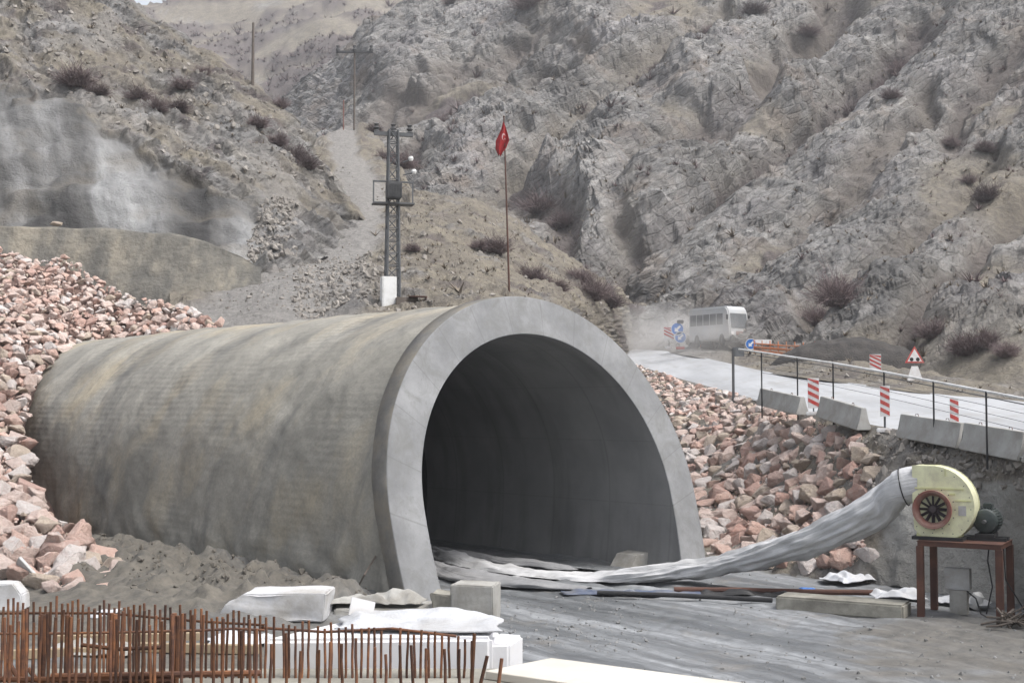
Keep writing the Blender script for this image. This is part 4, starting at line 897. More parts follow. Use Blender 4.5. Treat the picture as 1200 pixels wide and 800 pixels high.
sheet('white_sheet', G(205, 722, .05), 4.6, 1.0, .02, .22, M_WHITE, 15, 'long white sheet on the ground seen through the top of the rebar cage', 'sheet')
sheet('white_sheet', G(285, 752, .05), 1.6, 1.4, .3, .25, M_WHITE, 16, 'white sheet on the ground beside the wrapped block, seen through the bars', 'sheet')
sheet('white_sheet', G(110, 762, .05), 2.0, 1.2, -.2, .2, M_CONC, 17, 'grey crumpled sheet on the ground behind the rebar cage', 'sheet')
# ------------------------------------------------------------------ foreground wall, bars, panels
foot = [(-8, 7.2), (-8, 9.5), (.22, 9.5), (1.95, 8.30), (1.95, 7.2)]
d1 = Vector((.83, -.56, 0)); pB = Vector((.29, 9.57, 0)); pA = Vector((-.19, 9.1, 0)); wv = (pA-pB)
for k, lb in enumerate(('first cream white panel of the row, at its pointed end next to the rebar', 'second cream white panel of the row on the foreground wall', 'last cream white panel of the row, cut off by the bottom of the photo')):
    q0 = pB+d1*(.605*k); q1 = pB+d1*(.605*k+.60); c4 = [q0+wv, q1+wv*1.0, q1, q0]
    m = MB(); lo = [m.bm.verts.new(v+Vector((0, 0, 3.792))) for v in c4]; hi = [m.bm.verts.new(v+Vector((0, 0, 3.85))) for v in c4]
    for i in range(4): m.bm.faces.new((lo[i], lo[(i+1) % 4], hi[(i+1) % 4], hi[i]))
    m.bm.faces.new(lo); m.bm.faces.new(hi); bmesh.ops.bevel(m.bm, geom=m.bm.edges[:], offset=.005, segments=1, affect='EDGES')
    tag(m.build('formwork_panel', M_BOARD), lb, 'panel', 'panels lying on the foreground wall')
fp = [(-1.91, 9.87), (-.16, 9.95), (-.10, 10.3), (-.3, 10.9), (-1.35, 10.8)]
def upright(name, pl, z0, z1, mat, label, cat, bev=.03):
    m = MB(); lo = [m.bm.verts.new((x, y, z0)) for x, y in pl]; hi = [m.bm.verts.new((x, y, z1)) for x, y in pl]; n = len(pl)
    for i in range(n): m.bm.faces.new((lo[i], lo[(i+1) % n], hi[(i+1) % n], hi[i]))
    m.bm.faces.new(lo); m.bm.faces.new(hi); bmesh.ops.bevel(m.bm, geom=m.bm.edges[:], offset=bev, segments=3, affect='EDGES')
    return tag(m.build(name, mat, smooth=True), label, cat)
upright('wrapped_block', fp, 0, 3.93, M_WRAP, 'tall white wrapped block behind the right half of the rebar', 'block')
upright('concrete_post', [(-.28, 9.98), (-.02, 10.02), (.09, 10.4), (-.1, 10.5)], 0, 3.87, M_WRAP, 'short grey white concrete end beside the white wrapped block', 'concrete post', .02)
sheet('cloth', Vector((-.72, 10.38, 3.95)), 1.3, .62, -.12, .11, M_CLOTH, 4, 'crumpled white cloth on top of the tall white wrapped block', 'cloth', sub=48)
o = MB().box((0, 0, 0), (.2, .02, .16), bev=.004).build('foam_offcut', M_FOAM); o.location = P(424, 713, 10.6); o.rotation_euler = (-.5, .25, .2); tag(o, 'small white offcut standing on the cloth behind the rebar', 'offcut')
upright('concrete_wall', foot, 0, 3.79, M_CONC2, 'thick concrete wall top in the foreground that carries the rebar and pale panels', 'concrete wall', .02)
# rebar cages: (pixel x of the foot, pixel y of the tip)
def bars(root, spec):
    for x0, ty, Y, r_, lean in spec:
        tip = P(x0, ty, Y); base = Vector((tip.x-lean, Y, 3.62)); n = 5
        MB().tube([base.lerp(tip, k/n)+Vector((rr.uniform(-.003, .003), rr.uniform(-.003, .003), 0)) for k in range(n+1)], r_, 8).build('vertical_bar', M_RUST, root)
def hbar(root, pts, r_): MB().tube([P(*q) for q in pts], r_, 8).build('horizontal_bar', M_RUST, root)
rr.seed(99)
cageA = thing('rebar_cage', 'dense rusty rebar cage on the wall, without the white block behind it', 'rebar cage', (-2.8, 8.8, 3.79))
cageB = thing('rebar_cage', 'rusty starter bars standing in front of the tall white wrapped block', 'rebar cage', (-1.0, 8.8, 3.79))
for c in (cageA, cageB): pass
def fix(root):
    for o in [k for k in bpy.data.objects if k.parent == root]: o.matrix_parent_inverse = Matrix.Translation(-root.location)
spec = []
x = -25.
while x < 306:
    ty = np.interp(x, [-70, 0, 60, 200, 306], [706, 706, 703, 712, 724])+rr.uniform(-6, 7); spec.append((x, ty, 9.15, .0092, rr.uniform(-.012, .012))); x += rr.choice([5, 6, 6, 7])
x = -22.
while x < 306:
    spec.append((x, np.interp(x, [-66, 100, 306], [724, 724, 736])+rr.uniform(-14, 8), 8.2, .0098, rr.uniform(-.02, .02))); x += rr.choice([7, 9, 12])
for x in (28, 48, 52, 79, 83, 131, 135, 204, 208): spec.append((x, rr.uniform(712, 722), 8.5, .017, 0))
bars(cageA, spec)
hbar(cageA, [(-80, 719, 9.19), (20, 718, 9.19), (110, 718, 9.19), (150, 720, 9.19), (190, 724, 9.19), (240, 728, 9.19), (310, 732, 9.19)], .009)
hbar(cageA, [(-80, 742, 8.95), (40, 742, 8.95), (120, 741, 8.95), (240, 738, 8.95), (275, 736, 8.95), (310, 738, 8.95)], .009)
hbar(cageA, [(60, 792, 8.3), (180, 790, 8.3), (306, 788, 8.3)], .02); hbar(cageA, [(-80, 795, 8.3), (60, 796, 8.3), (200, 797, 8.3)], .02)
hbar(cageA, [(95, 755, 8.7), (140, 760, 8.7), (190, 758, 8.7)], .014); hbar(cageA, [(8, 772, 8.6), (20, 792, 8.6), (34, 784, 8.6), (44, 798, 8.6)], .018)
spec = []
x = 312.
while x < 560:
    spec.append((x, np.interp(x, [312, 430, 500, 560], [726, 736, 743, 748])+rr.uniform(-5, 5), 9.15, .0092, rr.uniform(-.012, .012))); x += rr.choice([7, 8, 9, 11])
x = 318.
while x < 540:
    spec.append((x, np.interp(x, [318, 540], [752, 765])+rr.uniform(-14, 10), 8.3, .0098, rr.uniform(-.02, .02))); x += rr.choice([13, 17, 22])
bars(cageB, spec); hbar(cageB, [(306, 735, 9.2), (380, 740, 9.2), (460, 736, 9.2), (535, 745, 9.2)], .010)
fix(cageA); fix(cageB)
for x, ty, lean, lb in ((556, 742, .03, 'loose rusty bar leaning to the right just past the starter bars'), (571, 768, .10, 'loose short rusty bar tilting over the cream panel end'), (588, 771, .05, 'outermost loose rusty bar, standing nearest the cream panels')):
    tip = P(x, ty, 8.8); tag(MB().tube([(tip.x-lean, 8.8, 3.6), (tip.x-lean*.5, 8.8, (3.6+tip.z)/2), tip], .0125, 8).build('rebar', M_RUST), lb, 'rebar', 'loose bars at the end of the rebar')
# ------------------------------------------------------------------ shrubs, tussocks and scree on the hills
def on(pt, px, py): return Vector(pt.surf(np.array([float(px)]), np.array([float(py)]))[0])
def bush_mesh(seed, n=850):
    r = np.random.RandomState(seed); V, F = [], []; k = 0
    for i in range(n):
        a = r.uniform(0, 2*PI); el = math.asin(r.uniform(.1, 1)**.6); d = np.array([math.cos(a)*math.cos(el), math.sin(a)*math.cos(el), math.sin(el)])
        L = r.uniform(.4, 1.0)*(1+.3*math.sin(3*a+seed)); b0 = np.array([r.normal(0, .16), r.normal(0, .16), 0]); p1 = b0+d*L*.55+np.array([0, 0, .06]); p2 = b0+d*L+r.normal(0, .12, 3)
        for q0, q1, w0, w1 in ((b0, p1, .011, .010), (p1, p2, .010, .004)):
            s = np.cross(q1-q0, r.normal(size=3)); s /= np.linalg.norm(s)+1e-9
            V += [q0-s*w0, q0+s*w0, q1+s*w1, q1-s*w1]; F.append((k, k+1, k+2, k+3)); k += 4
        for j in range(3):
            t = r.uniform(.3, .9); q0 = p1+(p2-p1)*t if j else b0+(p1-b0)*.8; q1 = q0+(d+r.normal(0, .6, 3))*L*.3; s = np.cross(q1-q0, r.normal(size=3)); s /= np.linalg.norm(s)+1e-9
            V += [q0-s*.009, q0+s*.009, q1+s*.004, q1-s*.004]; F.append((k, k+1, k+2, k+3)); k += 4
    me = bpy.data.meshes.new('shrub'); me.from_pydata([tuple(v) for v in V], [], F); me.materials.append(M_TWIG); me.update(); return me
bmesh_ = [bush_mesh(40+i) for i in range(5)]
rb = random.Random(3)
def bush(pt, px, py, wpx, label, group, hs=.75):
    p = on(pt, px, py); s = wpx/1500*p.y/2
    o = bpy.data.objects.new('shrub', bmesh_[rb.randrange(5)]); COL.objects.link(o); o.location = p+Vector((0, 0, -.1*s)); o.rotation_euler = (rb.uniform(-.15, .15), rb.uniform(-.15, .15), rb.uniform(0, 6.28))
    o.scale = (s, s, s*hs*rb.uniform(.9, 1.2)); return tag(o, label, 'shrub', group)
g1, g2, g3, g4 = 'bare shrubs on the left hillside', 'bare shrubs on the tan hill', 'bare shrubs on the rocky mountain', 'bare shrubs by the road'
for px, py, w_, lb in ((88, 112, 58, 'biggest dark purple shrub at the upper edge of the grey sprayed face'), (112, 122, 34, 'purple shrub touching the biggest dark shrub above the sprayed face'), (162, 128, 36, 'dark shrub in the middle of three along the sprayed face'), (182, 142, 32, 'lower dark shrub of the pair above the sprayed face'),
                       (208, 142, 36, 'reddish shrub furthest down the line above the sprayed face'), (340, 192, 48, 'wide purple shrub low on the ridge of the left hillside'), (352, 210, 34, 'small purple shrub at the lower tip of the left ridge'), (300, 158, 34, 'purple shrub directly beside the pale round boulder'), (322, 128, 26, 'reddish shrub on the left skyline below the wooden pole'), (318, 180, 30, 'thin shrub below the pale round boulder'), (212, 112, 30, 'faint shrub above the long tilted rock slab'), (236, 100, 26, 'small shrub next to the upper end of the tilted rock slab')):
    bush(lef, px, py, w_, lb, g1)
for px, py, w_, lb in ((578, 305, 44, 'dark purple shrub beside the flagpole on the tan hill'), (560, 298, 30, 'small shrub left of the dark shrub by the flagpole'), (622, 332, 40, 'brown shrub on the tan hill just above the portal crown'), (648, 345, 36, 'low brown shrub above the right shoulder of the portal ring'), (690, 352, 52, 'wide brown shrub on the lower right flank of the tan hill'), (708, 362, 42, 'reddish shrub near the foot of the tan hill'), (674, 332, 40, 'brown shrub on the skyline of the tan hill'), (436, 142, 24, 'small dark shrub beside the top of the gravel track'), (466, 172, 40, 'purple shrub behind the lattice pylon head'), (452, 190, 30, 'shrub on the ridge behind the lattice pylon'), (736, 372, 34, 'low shrub at the far end of the dusty road'), (482, 300, 24, 'small shrub on the tan hill right of the pylon')):
    bush(mid, px, py, w_, lb, g2)
for px, py, w_, lb in ((638, 270, 62, 'large purple brown shrub in the gully beside the flagpole'), (662, 288, 44, 'purple shrub below the large shrub in the gully'), (628, 35, 44, 'round shrub near the top edge above the rocky cliffs'), (650, 22, 30, 'shrub beside the round shrub at the top edge'), (885, 30, 36, 'brown shrub on the high grassy slope at the top'), (945, 28, 34, 'second brown shrub on the high grassy slope'), (830, 40, 30, 'small brown shrub high on the pale slope'), (1058, 75, 44, 'dark shrub on the skyline of the nearer rocky spur'), (1040, 92, 40, 'dark shrub in the gully just under the spur skyline'), (1000, 118, 44, 'dark scrub patch in the upper gully'), (940, 165, 40, 'dark scrub patch halfway down the gully'), (905, 200, 34, 'dark scrub patch low in the gully'), (772, 88, 28, 'small dark shrub among cliffs in the centre of the mountain'), (540, 35, 26, 'small shrub on the grassy crest of the mountain'), (530, 180, 30, 'reddish shrub on the slope left of the flag')):
    bush(mtn, px, py, w_, lb, g3)
for px, py, w_, lb in ((1160, 262, 40, 'dark shrub alone on the smooth slope at the right'), (1154, 178, 30, 'small dark shrub high on the smooth slope at the right'), (1110, 158, 26, 'dark shrub between crags near the top of the spur'), (1135, 215, 24, 'small round shrub left of the smooth slope'), (1052, 140, 28, 'shrub on the bright crag of the spur'), (1120, 262, 22, 'tiny shrub on the smooth slope'), (1188, 300, 34, 'shrub at the edge of the photo on the spur')):
    bush(spur, px, py, w_, lb, 'bare shrubs on the rocky spur')
for px, py, w_, lb in ((992, 398, 62, 'wide bare shrub behind the dark soil mound across the road'), (962, 392, 40, 'bare shrub left of the wide shrub across the road'), (1100, 432, 46, 'dark bare shrub right of the big triangular warning sign'), (1140, 450, 48, 'grey bare shrub behind the rail right of the warning sign'), (1165, 446, 38, 'grey bare shrub at the right end behind the rail'), (1185, 455, 38, 'bare shrub furthest along the rail'), (905, 388, 34, 'low bare shrub behind the orange barrier')):
    bush(spur, px, py, w_, lb, g4, .9)
def tufts(pt, n, rng, size, seed, keep=None, nb=10):
    r = np.random.RandomState(seed); x = r.uniform(rng[0], rng[1], n); y = r.uniform(rng[2], rng[3], n); t, b = poly(pt.top, x), poly(pt.bot, x); k = (y > t+4) & (y < b-4)
    if keep: k &= keep(x, y)
    p = pt.surf(x[k], y[k]); V, F = [], []
    for q in p:
        s = size*math.exp(r.normal(0, .5)); c = q+np.array([0, -.1, 0])
        for j in range(nb):
            a = r.uniform(0, 6.28); w = s*(.1 if nb < 12 else .05); o2 = r.uniform(.2, 1)*s; tp = c+np.array([math.cos(a)*o2, math.sin(a)*o2, r.uniform(.25, .75)*s]); sd = np.array([-math.sin(a)*w, math.cos(a)*w, 0]); n0 = len(V)
            V += [c-sd, c+sd, tp]; F.append((n0, n0+1, n0+2))
    return np.array(V), np.array(F)
parts = [tufts(mtn, 2600, (380, 1250, -40, 400), .5, 1), tufts(spur, 1700, (760, 1260, 0, 450), .30, 2), tufts(mid, 2600, (400, 800, 150, 380), .17, 3, lambda x, y: x > 440), tufts(lef, 900, (-40, 400, 0, 250), .24, 4, lambda x, y: y < np.interp(x, [0, 60, 190, 300], [100, 110, 180, 230])),
         tufts(ver, 500, (870, 1260, 405, 480), .16, 5), tufts(bank, 350, (860, 1260, 455, 560), .12, 6, lambda x, y: y < poly(BOT_R, x)+26)]
o_ = 0; VV, FF = [], []
for v, f in parts: VV.append(v); FF.append(f+o_); o_ += len(v)
tag(mk('tussocks', np.concatenate(VV), np.concatenate(FF), M_TUFT, smooth=False), 'dry grass tussocks and low scrub dotted over the hills and the verge', 'dry grass', kind='stuff')
v, f = tufts(far, 3200, (150, 560, -10, 160), 1.5, 8, lambda x, y: (fbm(far.pos(x, y)/38, 4)+.55*sst(y, 55, 120)*sst(x, 290, 350)) > .08, 18)
v2, f2 = tufts(mtn, 2200, (380, 1250, -40, 400), .9, 9, lambda x, y: (fbm(mtn.pos(x, y)/14+5, 4)+.25*sst(x, 700, 400)) > .3, 24); v3, f3 = tufts(spur, 800, (800, 1260, 40, 430), .55, 10, lambda x, y: fbm(spur.pos(x, y)/6+7, 4) > .25, 24)
tag(mk('hill_scrub', np.concatenate([v, v2, v3]), np.concatenate([f, f2+len(v), f3+len(v)+len(v2)]), M_TWIG, smooth=False), 'purple brown scrub covering patches of the far hills', 'scrub', kind='stuff')
def scree(spec):
    V, F, nv = [], [], 0
    for pt, n, rng, s0, s1, seed, keep in spec:
        r = np.random.RandomState(seed); x = r.uniform(rng[0], rng[1], n); y = r.uniform(rng[2], rng[3], n); t, b = poly(pt.top, x), poly(pt.bot, x); k = (y > t+3) & (y < b-3)
        if keep: k &= keep(x, y)
        for q in pt.surf(x[k], y[k]):
            v, f = lowv[r.randint(8)]; R = np.array(Euler(tuple(r.uniform(0, 6, 3))).to_matrix()); s = s0*(s1/s0)**(r.uniform()**2.2)
            V.append(v*s@R.T+q+np.array([0, -.08, 0])); F.append(f+nv); nv += len(v)
    return np.concatenate(V), np.concatenate(F)
le = lambda x, y: y < np.interp(x, [0, 60, 110, 190, 250, 300], [104, 114, 132, 188, 214, 232])
V, F = scree([(lef, 2600, (-40, 400, -30, 300), .08, .42, 1, le), (lef, 500, (290, 345, 240, 310), .1, .4, 2, lambda x, y: x > 300-.4*(y-262)), (mid, 900, (345, 455, 305, 372), .07, .32, 3, None), (mid, 700, (440, 800, 220, 375), .08, .35, 4, None),
              (bank, 500, (980, 1260, 505, 575), .05, .22, 5, None), (ver, 300, (760, 1260, 400, 470), .06, .25, 6, None), (mid, 500, (240, 420, 190, 365), .06, .2, 7, None)])
tag(mk('loose_stones', V, F, M_STONE, smooth=False), 'loose grey stones scattered over the left hillside, the track and the verge', 'stones', kind='stuff')
# ------------------------------------------------------------------ power line and flag
base = on(mid, 459, 361); PH = 9.3
py_ = thing('lattice_pylon', 'grey steel lattice pylon with a transformer halfway up behind the tunnel shell', 'pylon', base, .25)
hw0, hw1 = .36, .24; corners = [(-1, -1), (1, -1), (1, 1), (-1, 1)]
for sx, sy in corners: MB().cyl((sx*hw0, sy*hw0, -.6), (sx*hw1, sy*hw1, PH), .075, .055, 6).build('leg', M_GALV, py_)
m = MB(); nz = 14
for k in range(nz):
    z0, z1 = PH*k/nz, PH*(k+1)/nz; a, b = hw0+(hw1-hw0)*k/nz, hw0+(hw1-hw0)*(k+1)/nz
    for i in range(4):
        p, q = corners[i], corners[(i+1) % 4]
        if k % 2: p, q = q, p
        m.cyl((p[0]*a, p[1]*a, z0), (q[0]*b, q[1]*b, z1), .03, n=5); m.cyl((p[0]*b, p[1]*b, z1), (q[0]*b, q[1]*b, z1), .025, n=5)
m.build('lattice', M_GALV, py_)
ca = MB().box((0, -.1, PH-.22), (2.1, .18, .2)).build('crossarm', M_GALV, py_)
for x in (-.9, 0, .9):
    MB().lathe([(0, 0), (.12, 0), (.2, .1), (.09, .18), (.18, .3), (.08, .38), (.15, .5), (0, .58)], Matrix.Translation((x, 0, PH-.19)), 10).build('insulator', M_DARKST, ca)
for z_ in (5.3, 6.5):
    MB().box((0, -.1, z_), (2.2, .9 if z_ < 6 else .1, .08)).build('platform', M_GALV, py_)
m = MB()
for x in (-1.06, 1.06): m.box((x, -.1, 5.9), (.07, .07, 1.2))
m.build('platform_post', M_GALV, py_)
m = MB(); m.box((-.05, -.62, 5.95), (.8, .7, .9), bev=.05)
for k in range(9): m.box((-.4+k*.087, -.99, 5.9), (.03, .05, .72))
m.build('transformer', M_DARKST, py_)
m = MB(); m.cyl((.55, 0, 7.6), (.95, -.1, 7.75), .04).cyl((.55, 0, 6.9), (1.1, -.1, 7.05), .04); m.build('bracket', M_GALV, py_)
for x, z_ in ((.95, 7.8), (1.12, 7.1)): MB().lathe([(0, -.14), (.1, -.12), (.15, 0), (.1, .12), (0, .14)], Matrix.Translation((x, -.1, z_)), 10).build('white_insulator', M_WHITEP, py_)
p = P(455, 363, 66.5); o = thing('meter_cabinet', 'tall white meter cabinet at the base of the lattice pylon', 'cabinet', p, .3)
MB().box((0, 0, .85), (.78, .55, 1.75), bev=.02).build('cabinet_body', M_WHITEP, o); MB().box((0, 0, -.14), (.9, .6, .3)).build('plinth', M_CONC2, o); MB().box((0, -.285, .88), (.66, .02, 1.55), bev=.006).build('cabinet_door', M_WHITEP, o)
p = P(483, 361, 66.5); o = thing('timber_crate', 'dark brown open timber crate beside the meter cabinet', 'crate', p, .25)
m = MB(); m.box((-.2, .25, .28), (1.1, .06, .62)); m.build('back_board', M_WOOD, o); MB().box((-.62, 0, .25), (.5, .5, .56), bev=.01).build('box', M_WOOD, o)
m = MB(); m.box((.3, 0, .6), (.9, .55, .05)).box((.3, 0, .02), (.9, .55, .05)).box((.72, 0, .3), (.05, .55, .5)); m.build('shelf', M_RUSTB, o)
p = P(598, 352, 74); fl = thing('flagpole', 'thin leaning rust brown flagpole on the tan hill', 'flagpole', p)
top = P(590.5, 138, 74)-p; MB().cyl((0, 0, -1.5), top, .065, .035, 8).build('pole', M_RUSTB, fl); MB().lathe([(0, 0), (.06, .03), (.06, .09), (0, .13)], Matrix.Translation(top), 10).build('finial', M_RUSTB, fl)
# drooping flag with its crescent and star lying in the folds
p0 = P(590.7, 143, 74); nr, nc = 44, 30; u, v = np.meshgrid(np.linspace(0, 1, nc), np.linspace(0, 1, nr))
fx = np.interp(v, [0, .25, .55, .8, 1], [.05, .26, .58, .46, .10])
xx = -.02+(u-.5)*fx*1.35-.16*v+.05*np.sin(v*5); yy = .12*np.sin(u*9+v*2)*(.25+v)-.09; zz = -2.0*v-.12*u*(1-v)+.05*np.sin(u*7)
Vf = np.stack([xx, yy, zz], -1); zo = 1.0
fg = mk('flag_cloth', Vf.reshape(-1, 3), gridF(nr, nc), M_FLAG); fg.name = 'flag'; fg.location = p0+Vector((0, -.02, 0)); fg.modifiers.new('thick', 'SOLIDIFY').thickness = .012
tag(fg, 'red flag with white crescent and star hanging limp on the thin pole', 'flag', None)
def flag_mark(name, inside_):
    vv, ff, idx = [], [], {}
    N_ = 200; f_ = lambda s, t: Vector((np.interp(t, [0, .25, .55, .8, 1], [.05, .26, .58, .46, .10])*(s-.5)*1.35-.02-.16*t+.05*math.sin(t*5), .12*math.sin(s*9+t*2)*(.25+t)-.09-.012, -2.0*t-.12*s*(1-t)+.05*math.sin(s*7)))
    def vid(i, j):
        if (i, j) not in idx: idx[i, j] = len(vv); vv.append(f_(j/60, i/120))
        return idx[i, j]
    for i in range(120):
        for j in range(60):
            if inside_((j+.5)/60, (i+.5)/120): ff.append((vid(i, j), vid(i, j+1), vid(i+1, j+1), vid(i+1, j)))
    me = bpy.data.meshes.new(name); me.from_pydata([tuple(q) for q in vv], [], ff); o = link(name, me, M_FLAGW, fg); o.modifiers.new('thick', 'SOLIDIFY').thickness = .006
flag_mark('crescent', lambda s, t: ((s-.55)*1.0)**2+((t-.42)*1.7)**2 < .03 and ((s-.60)*1.0)**2+((t-.44)*1.7)**2 > .02)
flag_mark('star', lambda s, t: abs(s-.66)+abs((t-.46)*1.7) < .05)
for px, py, h, lb, arms, pt in ((294, 104, 76, 'bare wooden pole standing on the ridge of the left hillside', 0, lef), (416, 150, 97, 'thin far power pole with a crossarm at the head of the gravel track', 1, mid)):
    b = on(pt, px, py+3); H = h/1500*b.y; o = thing('power_pole', lb, 'pole', b); MB().cyl((0, 0, -1), (0, 0, H), .16 if not arms else .13, .10, 8).build('pole', M_WOOD, o)
    if arms:
        m = MB(); m.box((0, -.1, H-.4), (4.4, .24, .24)); c_ = m.build('crossarm', M_DARKST, o)
        for x in (-2, 0, 2): MB().lathe([(0, 0), (.22, .02), (.26, .3), (.14, .4), (.2, .7), (0, .8)], Matrix.Translation((x, -.1, H-.34)), 8).build('insulator', M_DARKST, c_)
b = on(mid, 403, 152); o = MB().cyl((0, 0, -.5), (0, 0, 3.6), .08, n=6).build('marker_post', M_RINGR); o.location = b; tag(o, 'short reddish post beside the head of the gravel track', 'post')
# ------------------------------------------------------------------ road furniture
def road_near(px): return P(px, np.interp(px, [q[0] for q in NEAR[::-1]], [q[1] for q in NEAR[::-1]]), np.interp(px, [q[0] for q in NEAR[::-1]], [q[2] for q in NEAR[::-1]]))
def jersey(x0, x1, ybot, Y0, Y1, h, label):
    a, b = P(x0, ybot[0], Y0), P(x1, ybot[1], Y1); d = b-a; L = math.hypot(d.x, d.y); s = thing('concrete_barrier', label, 'barrier', a, math.atan2(d.y, d.x), 'concrete barriers along the road')
    pr = [(-.30, 0), (.30, 0), (.30, .09), (.17, .32), (.10, h), (-.10, h), (-.17, .32), (-.30, .09)]
    m = MB(); n0 = len(m.bm.verts); sl = d.z/L
    A = [m.bm.verts.new((.02, y, z)) for y, z in pr]; B = [m.bm.verts.new((L-.02, y, z+sl*L)) for y, z in pr]; n = len(pr)
    for i in range(n): m.bm.faces.new((A[i], A[(i+1) % n], B[(i+1) % n], B[i]))
    m.bm.faces.new(A); m.bm.faces.new(B); bmesh.ops.bevel(m.bm, geom=m.bm.edges[:], offset=.02, segments=2, affect='EDGES')
    m.build('barrier_body', M_PALEC, s, smooth=True)
    for t in (.25, .75): MB().tube([(L*t-.1, 0, h-.03+sl*L*t), (L*t-.07, 0, h+.07+sl*L*t), (L*t+.07, 0, h+.07+sl*L*t), (L*t+.1, 0, h-.03+sl*L*t)], .012, 6).build('lifting_loop', M_RUST, s)
jersey(893, 941, (474, 486), 58.2, 53.5, .75, 'farthest dark stained concrete barrier along the road')
jersey(964, 1013, (488, 504), 51.3, 47.3, 0.82, 'second concrete barrier behind the right heap')
jersey(1058, 1130, (512, 525), 44.4, 41.0, 0.80, 'third concrete barrier between the second and third striped marker boards')
jersey(1133, 1204, (526, 540), 40.8, 37.4, 0.84, 'nearest concrete barrier above the lime fan')
jersey(1207, 1275, (541, 556), 37.3, 34.6, 0.84, 'concrete barrier cut off at the edge of the photo')
# striped marker boards
def stripes(w, h, z0, m_w, m_r, parent, n=4, y=-.03, slant=.22, both=True):
    MB().box((0, 0, z0+h/2), (w, .03, h), bev=.004).build('marker_board', m_w, parent)
    m = MB()
    for k in range(n):
        zc = z0+h*(k+.12)/n; t = h/n*.52
        pts = [(-w/2+.008, zc+slant), (w/2-.008, zc), (w/2-.008, zc+t), (-w/2+.008, zc+t+slant)]; pts = [(x, min(max(z, z0+.006), z0+h-.006)) for x, z in pts]
        if pts[3][1]-pts[0][1] > .01 or pts[2][1]-pts[1][1] > .01: m.prism(pts, -.021, -.016)
    m.build('red_stripe', m_r, parent)
def marker(px, ytop, ymid, ybot, Y, wpx, label, base=True):
    b = P(px, ybot, Y); s = Y/1500; o = thing('marker_board', label, 'marker board', b, -.25, 'red and white striped marker boards')
    h = (ymid-ytop)*s; z0 = (ybot-ymid)*s; stripes(wpx*s, h, z0, M_SIGNW, M_RED, o, slant=.5*wpx*s)
    MB().cyl((0, .03, 0), (0, .03, z0+h*.8), .03, n=8).build('post', M_GALV, o)
    if base: MB().box((0, .03, .06), (.6, .4, .16), bev=.03).build('foot', M_SIGNW, o)
marker(953.5, 443, 478, 486, 52.5, 13, 'striped red and white marker board after the first barrier gap')
marker(1037.5, 452, 488, 506, 46.0, 11, 'tall striped marker board between the second and third barriers')
marker(1119, 467, 505, 522, 41.6, 10, 'nearest striped marker board, leaning at the last barrier gap')
marker(1026, 415, 434, 440, 72, 13, 'striped marker board on the far side of the rail by the dark mound')
marker(784, 383, 398, 408, 108, 12, 'far striped marker board in the dust beside the stacked blue discs')
# rail fence along the road
posts = [(893, 443, 482, 57.3), (935, 444, 486, 54.2), (977, 447, 497, 50.3), (1037, 453, 512, 46.2), (1095, 461, 524, 42.4), (1157, 468, 538, 38.9), (1222, 478, 556, 35.4)]
rl = thing('rail_fence', 'thin dark posts carrying one long pale top rail along the road', 'fence', P(935, 486, 54.2))
rp = []
for px, yt, yb, Y in posts:
    tp, bt = P(px, yt-3, Y), P(px, yb, Y); rp.append(P(px, np.interp(px, [880, 1000, 1100, 1200, 1240], [411, 429, 448, 467, 475]), Y))
    MB().cyl(bt-Vector((0, 0, .3)), Vector((bt.x, bt.y, rp[-1].z)), .032, n=8).build('post', M_BLACK, rl)
r0 = P(866, 409, 60.5); r1 = P(1262, 479, 33.4); MB().tube([r0]+rp+[r1], .045, 8).build('top_rail', M_WHITEP, rl)
MB().tube([r0-Vector((0, 0, .18))]+[q-Vector((0, 0, .16)) for q in rp]+[r1-Vector((0, 0, .16))], .018, 6).build('wire', M_GALV, rl)
for dz in (.42, .66, .9): MB().tube([q+Vector((0, .0, -dz)) for q in rp], .008, 5).build('wire', M_GALV, rl)
for o in [k for k in bpy.data.objects if k.parent == rl]: o.matrix_parent_inverse = Matrix.Translation(-rl.location)
b = P(859.5, 466, 68); o = thing('steel_post', 'dark grey steel post with a small backward plate at the head of the right heap', 'post', b); MB().box((0, 0, 1.15), (.13, .1, 2.9), bev=.01).build('post', M_DARKST, o); MB().box((.3, .08, 2.45), (.62, .03, .5), bev=.006).build('plate', M_GALV, o)
# signs
def sign(px, yb, Y, label, rz=0, posth=2.0): o = thing('road_sign', label, 'sign', P(px, yb, Y), rz); MB().cyl((0, .03, -.2), (0, .03, posth), .035, n=8).build('post', M_GALV, o); return o
XF = lambda x, z: Matrix.Translation((x, 0, z))@Matrix.Rotation(PI/2, 4, 'X')
def disc(o, x, z, r, arrow=True):
    MB().lathe([(0, 0), (r, 0), (r, .03), (0, .03)], XF(x, z), 28).build('sign_face', M_BLUE, o, smooth=True); MB().lathe([(r*.9, .033), (r, .033), (r, .037), (r*.9, .037)], XF(x, z), 28).build('sign_border', M_SIGNW, o)
    if arrow:
        c, s = math.cos(-2.35), math.sin(-2.35); R = lambda a, b: (x+a*c-b*s, z+a*s+b*c); k = r*.62
        MB().prism([R(-k, -.16*r), R(.1*r, -.16*r), R(.1*r, -.45*r), R(k, 0), R(.1*r, .45*r), R(.1*r, .16*r), R(-k, .16*r)], -.042, -.036).build('arrow', M_SIGNW, o)
o = sign(796, 407, 107, 'blue round signs with white arrows, two stacked on one post in the dust', posth=2.2); disc(o, -.15, 1.55, .55); disc(o, .1, .85, .5)
MB().box((.1, 0, 2.15), (.55, .25, .3), bev=.05).build('lamp', M_DARKST, o); MB().box((.1, .03, -.05), (.7, .5, .22), bev=.04).build('foot', M_RED, o)
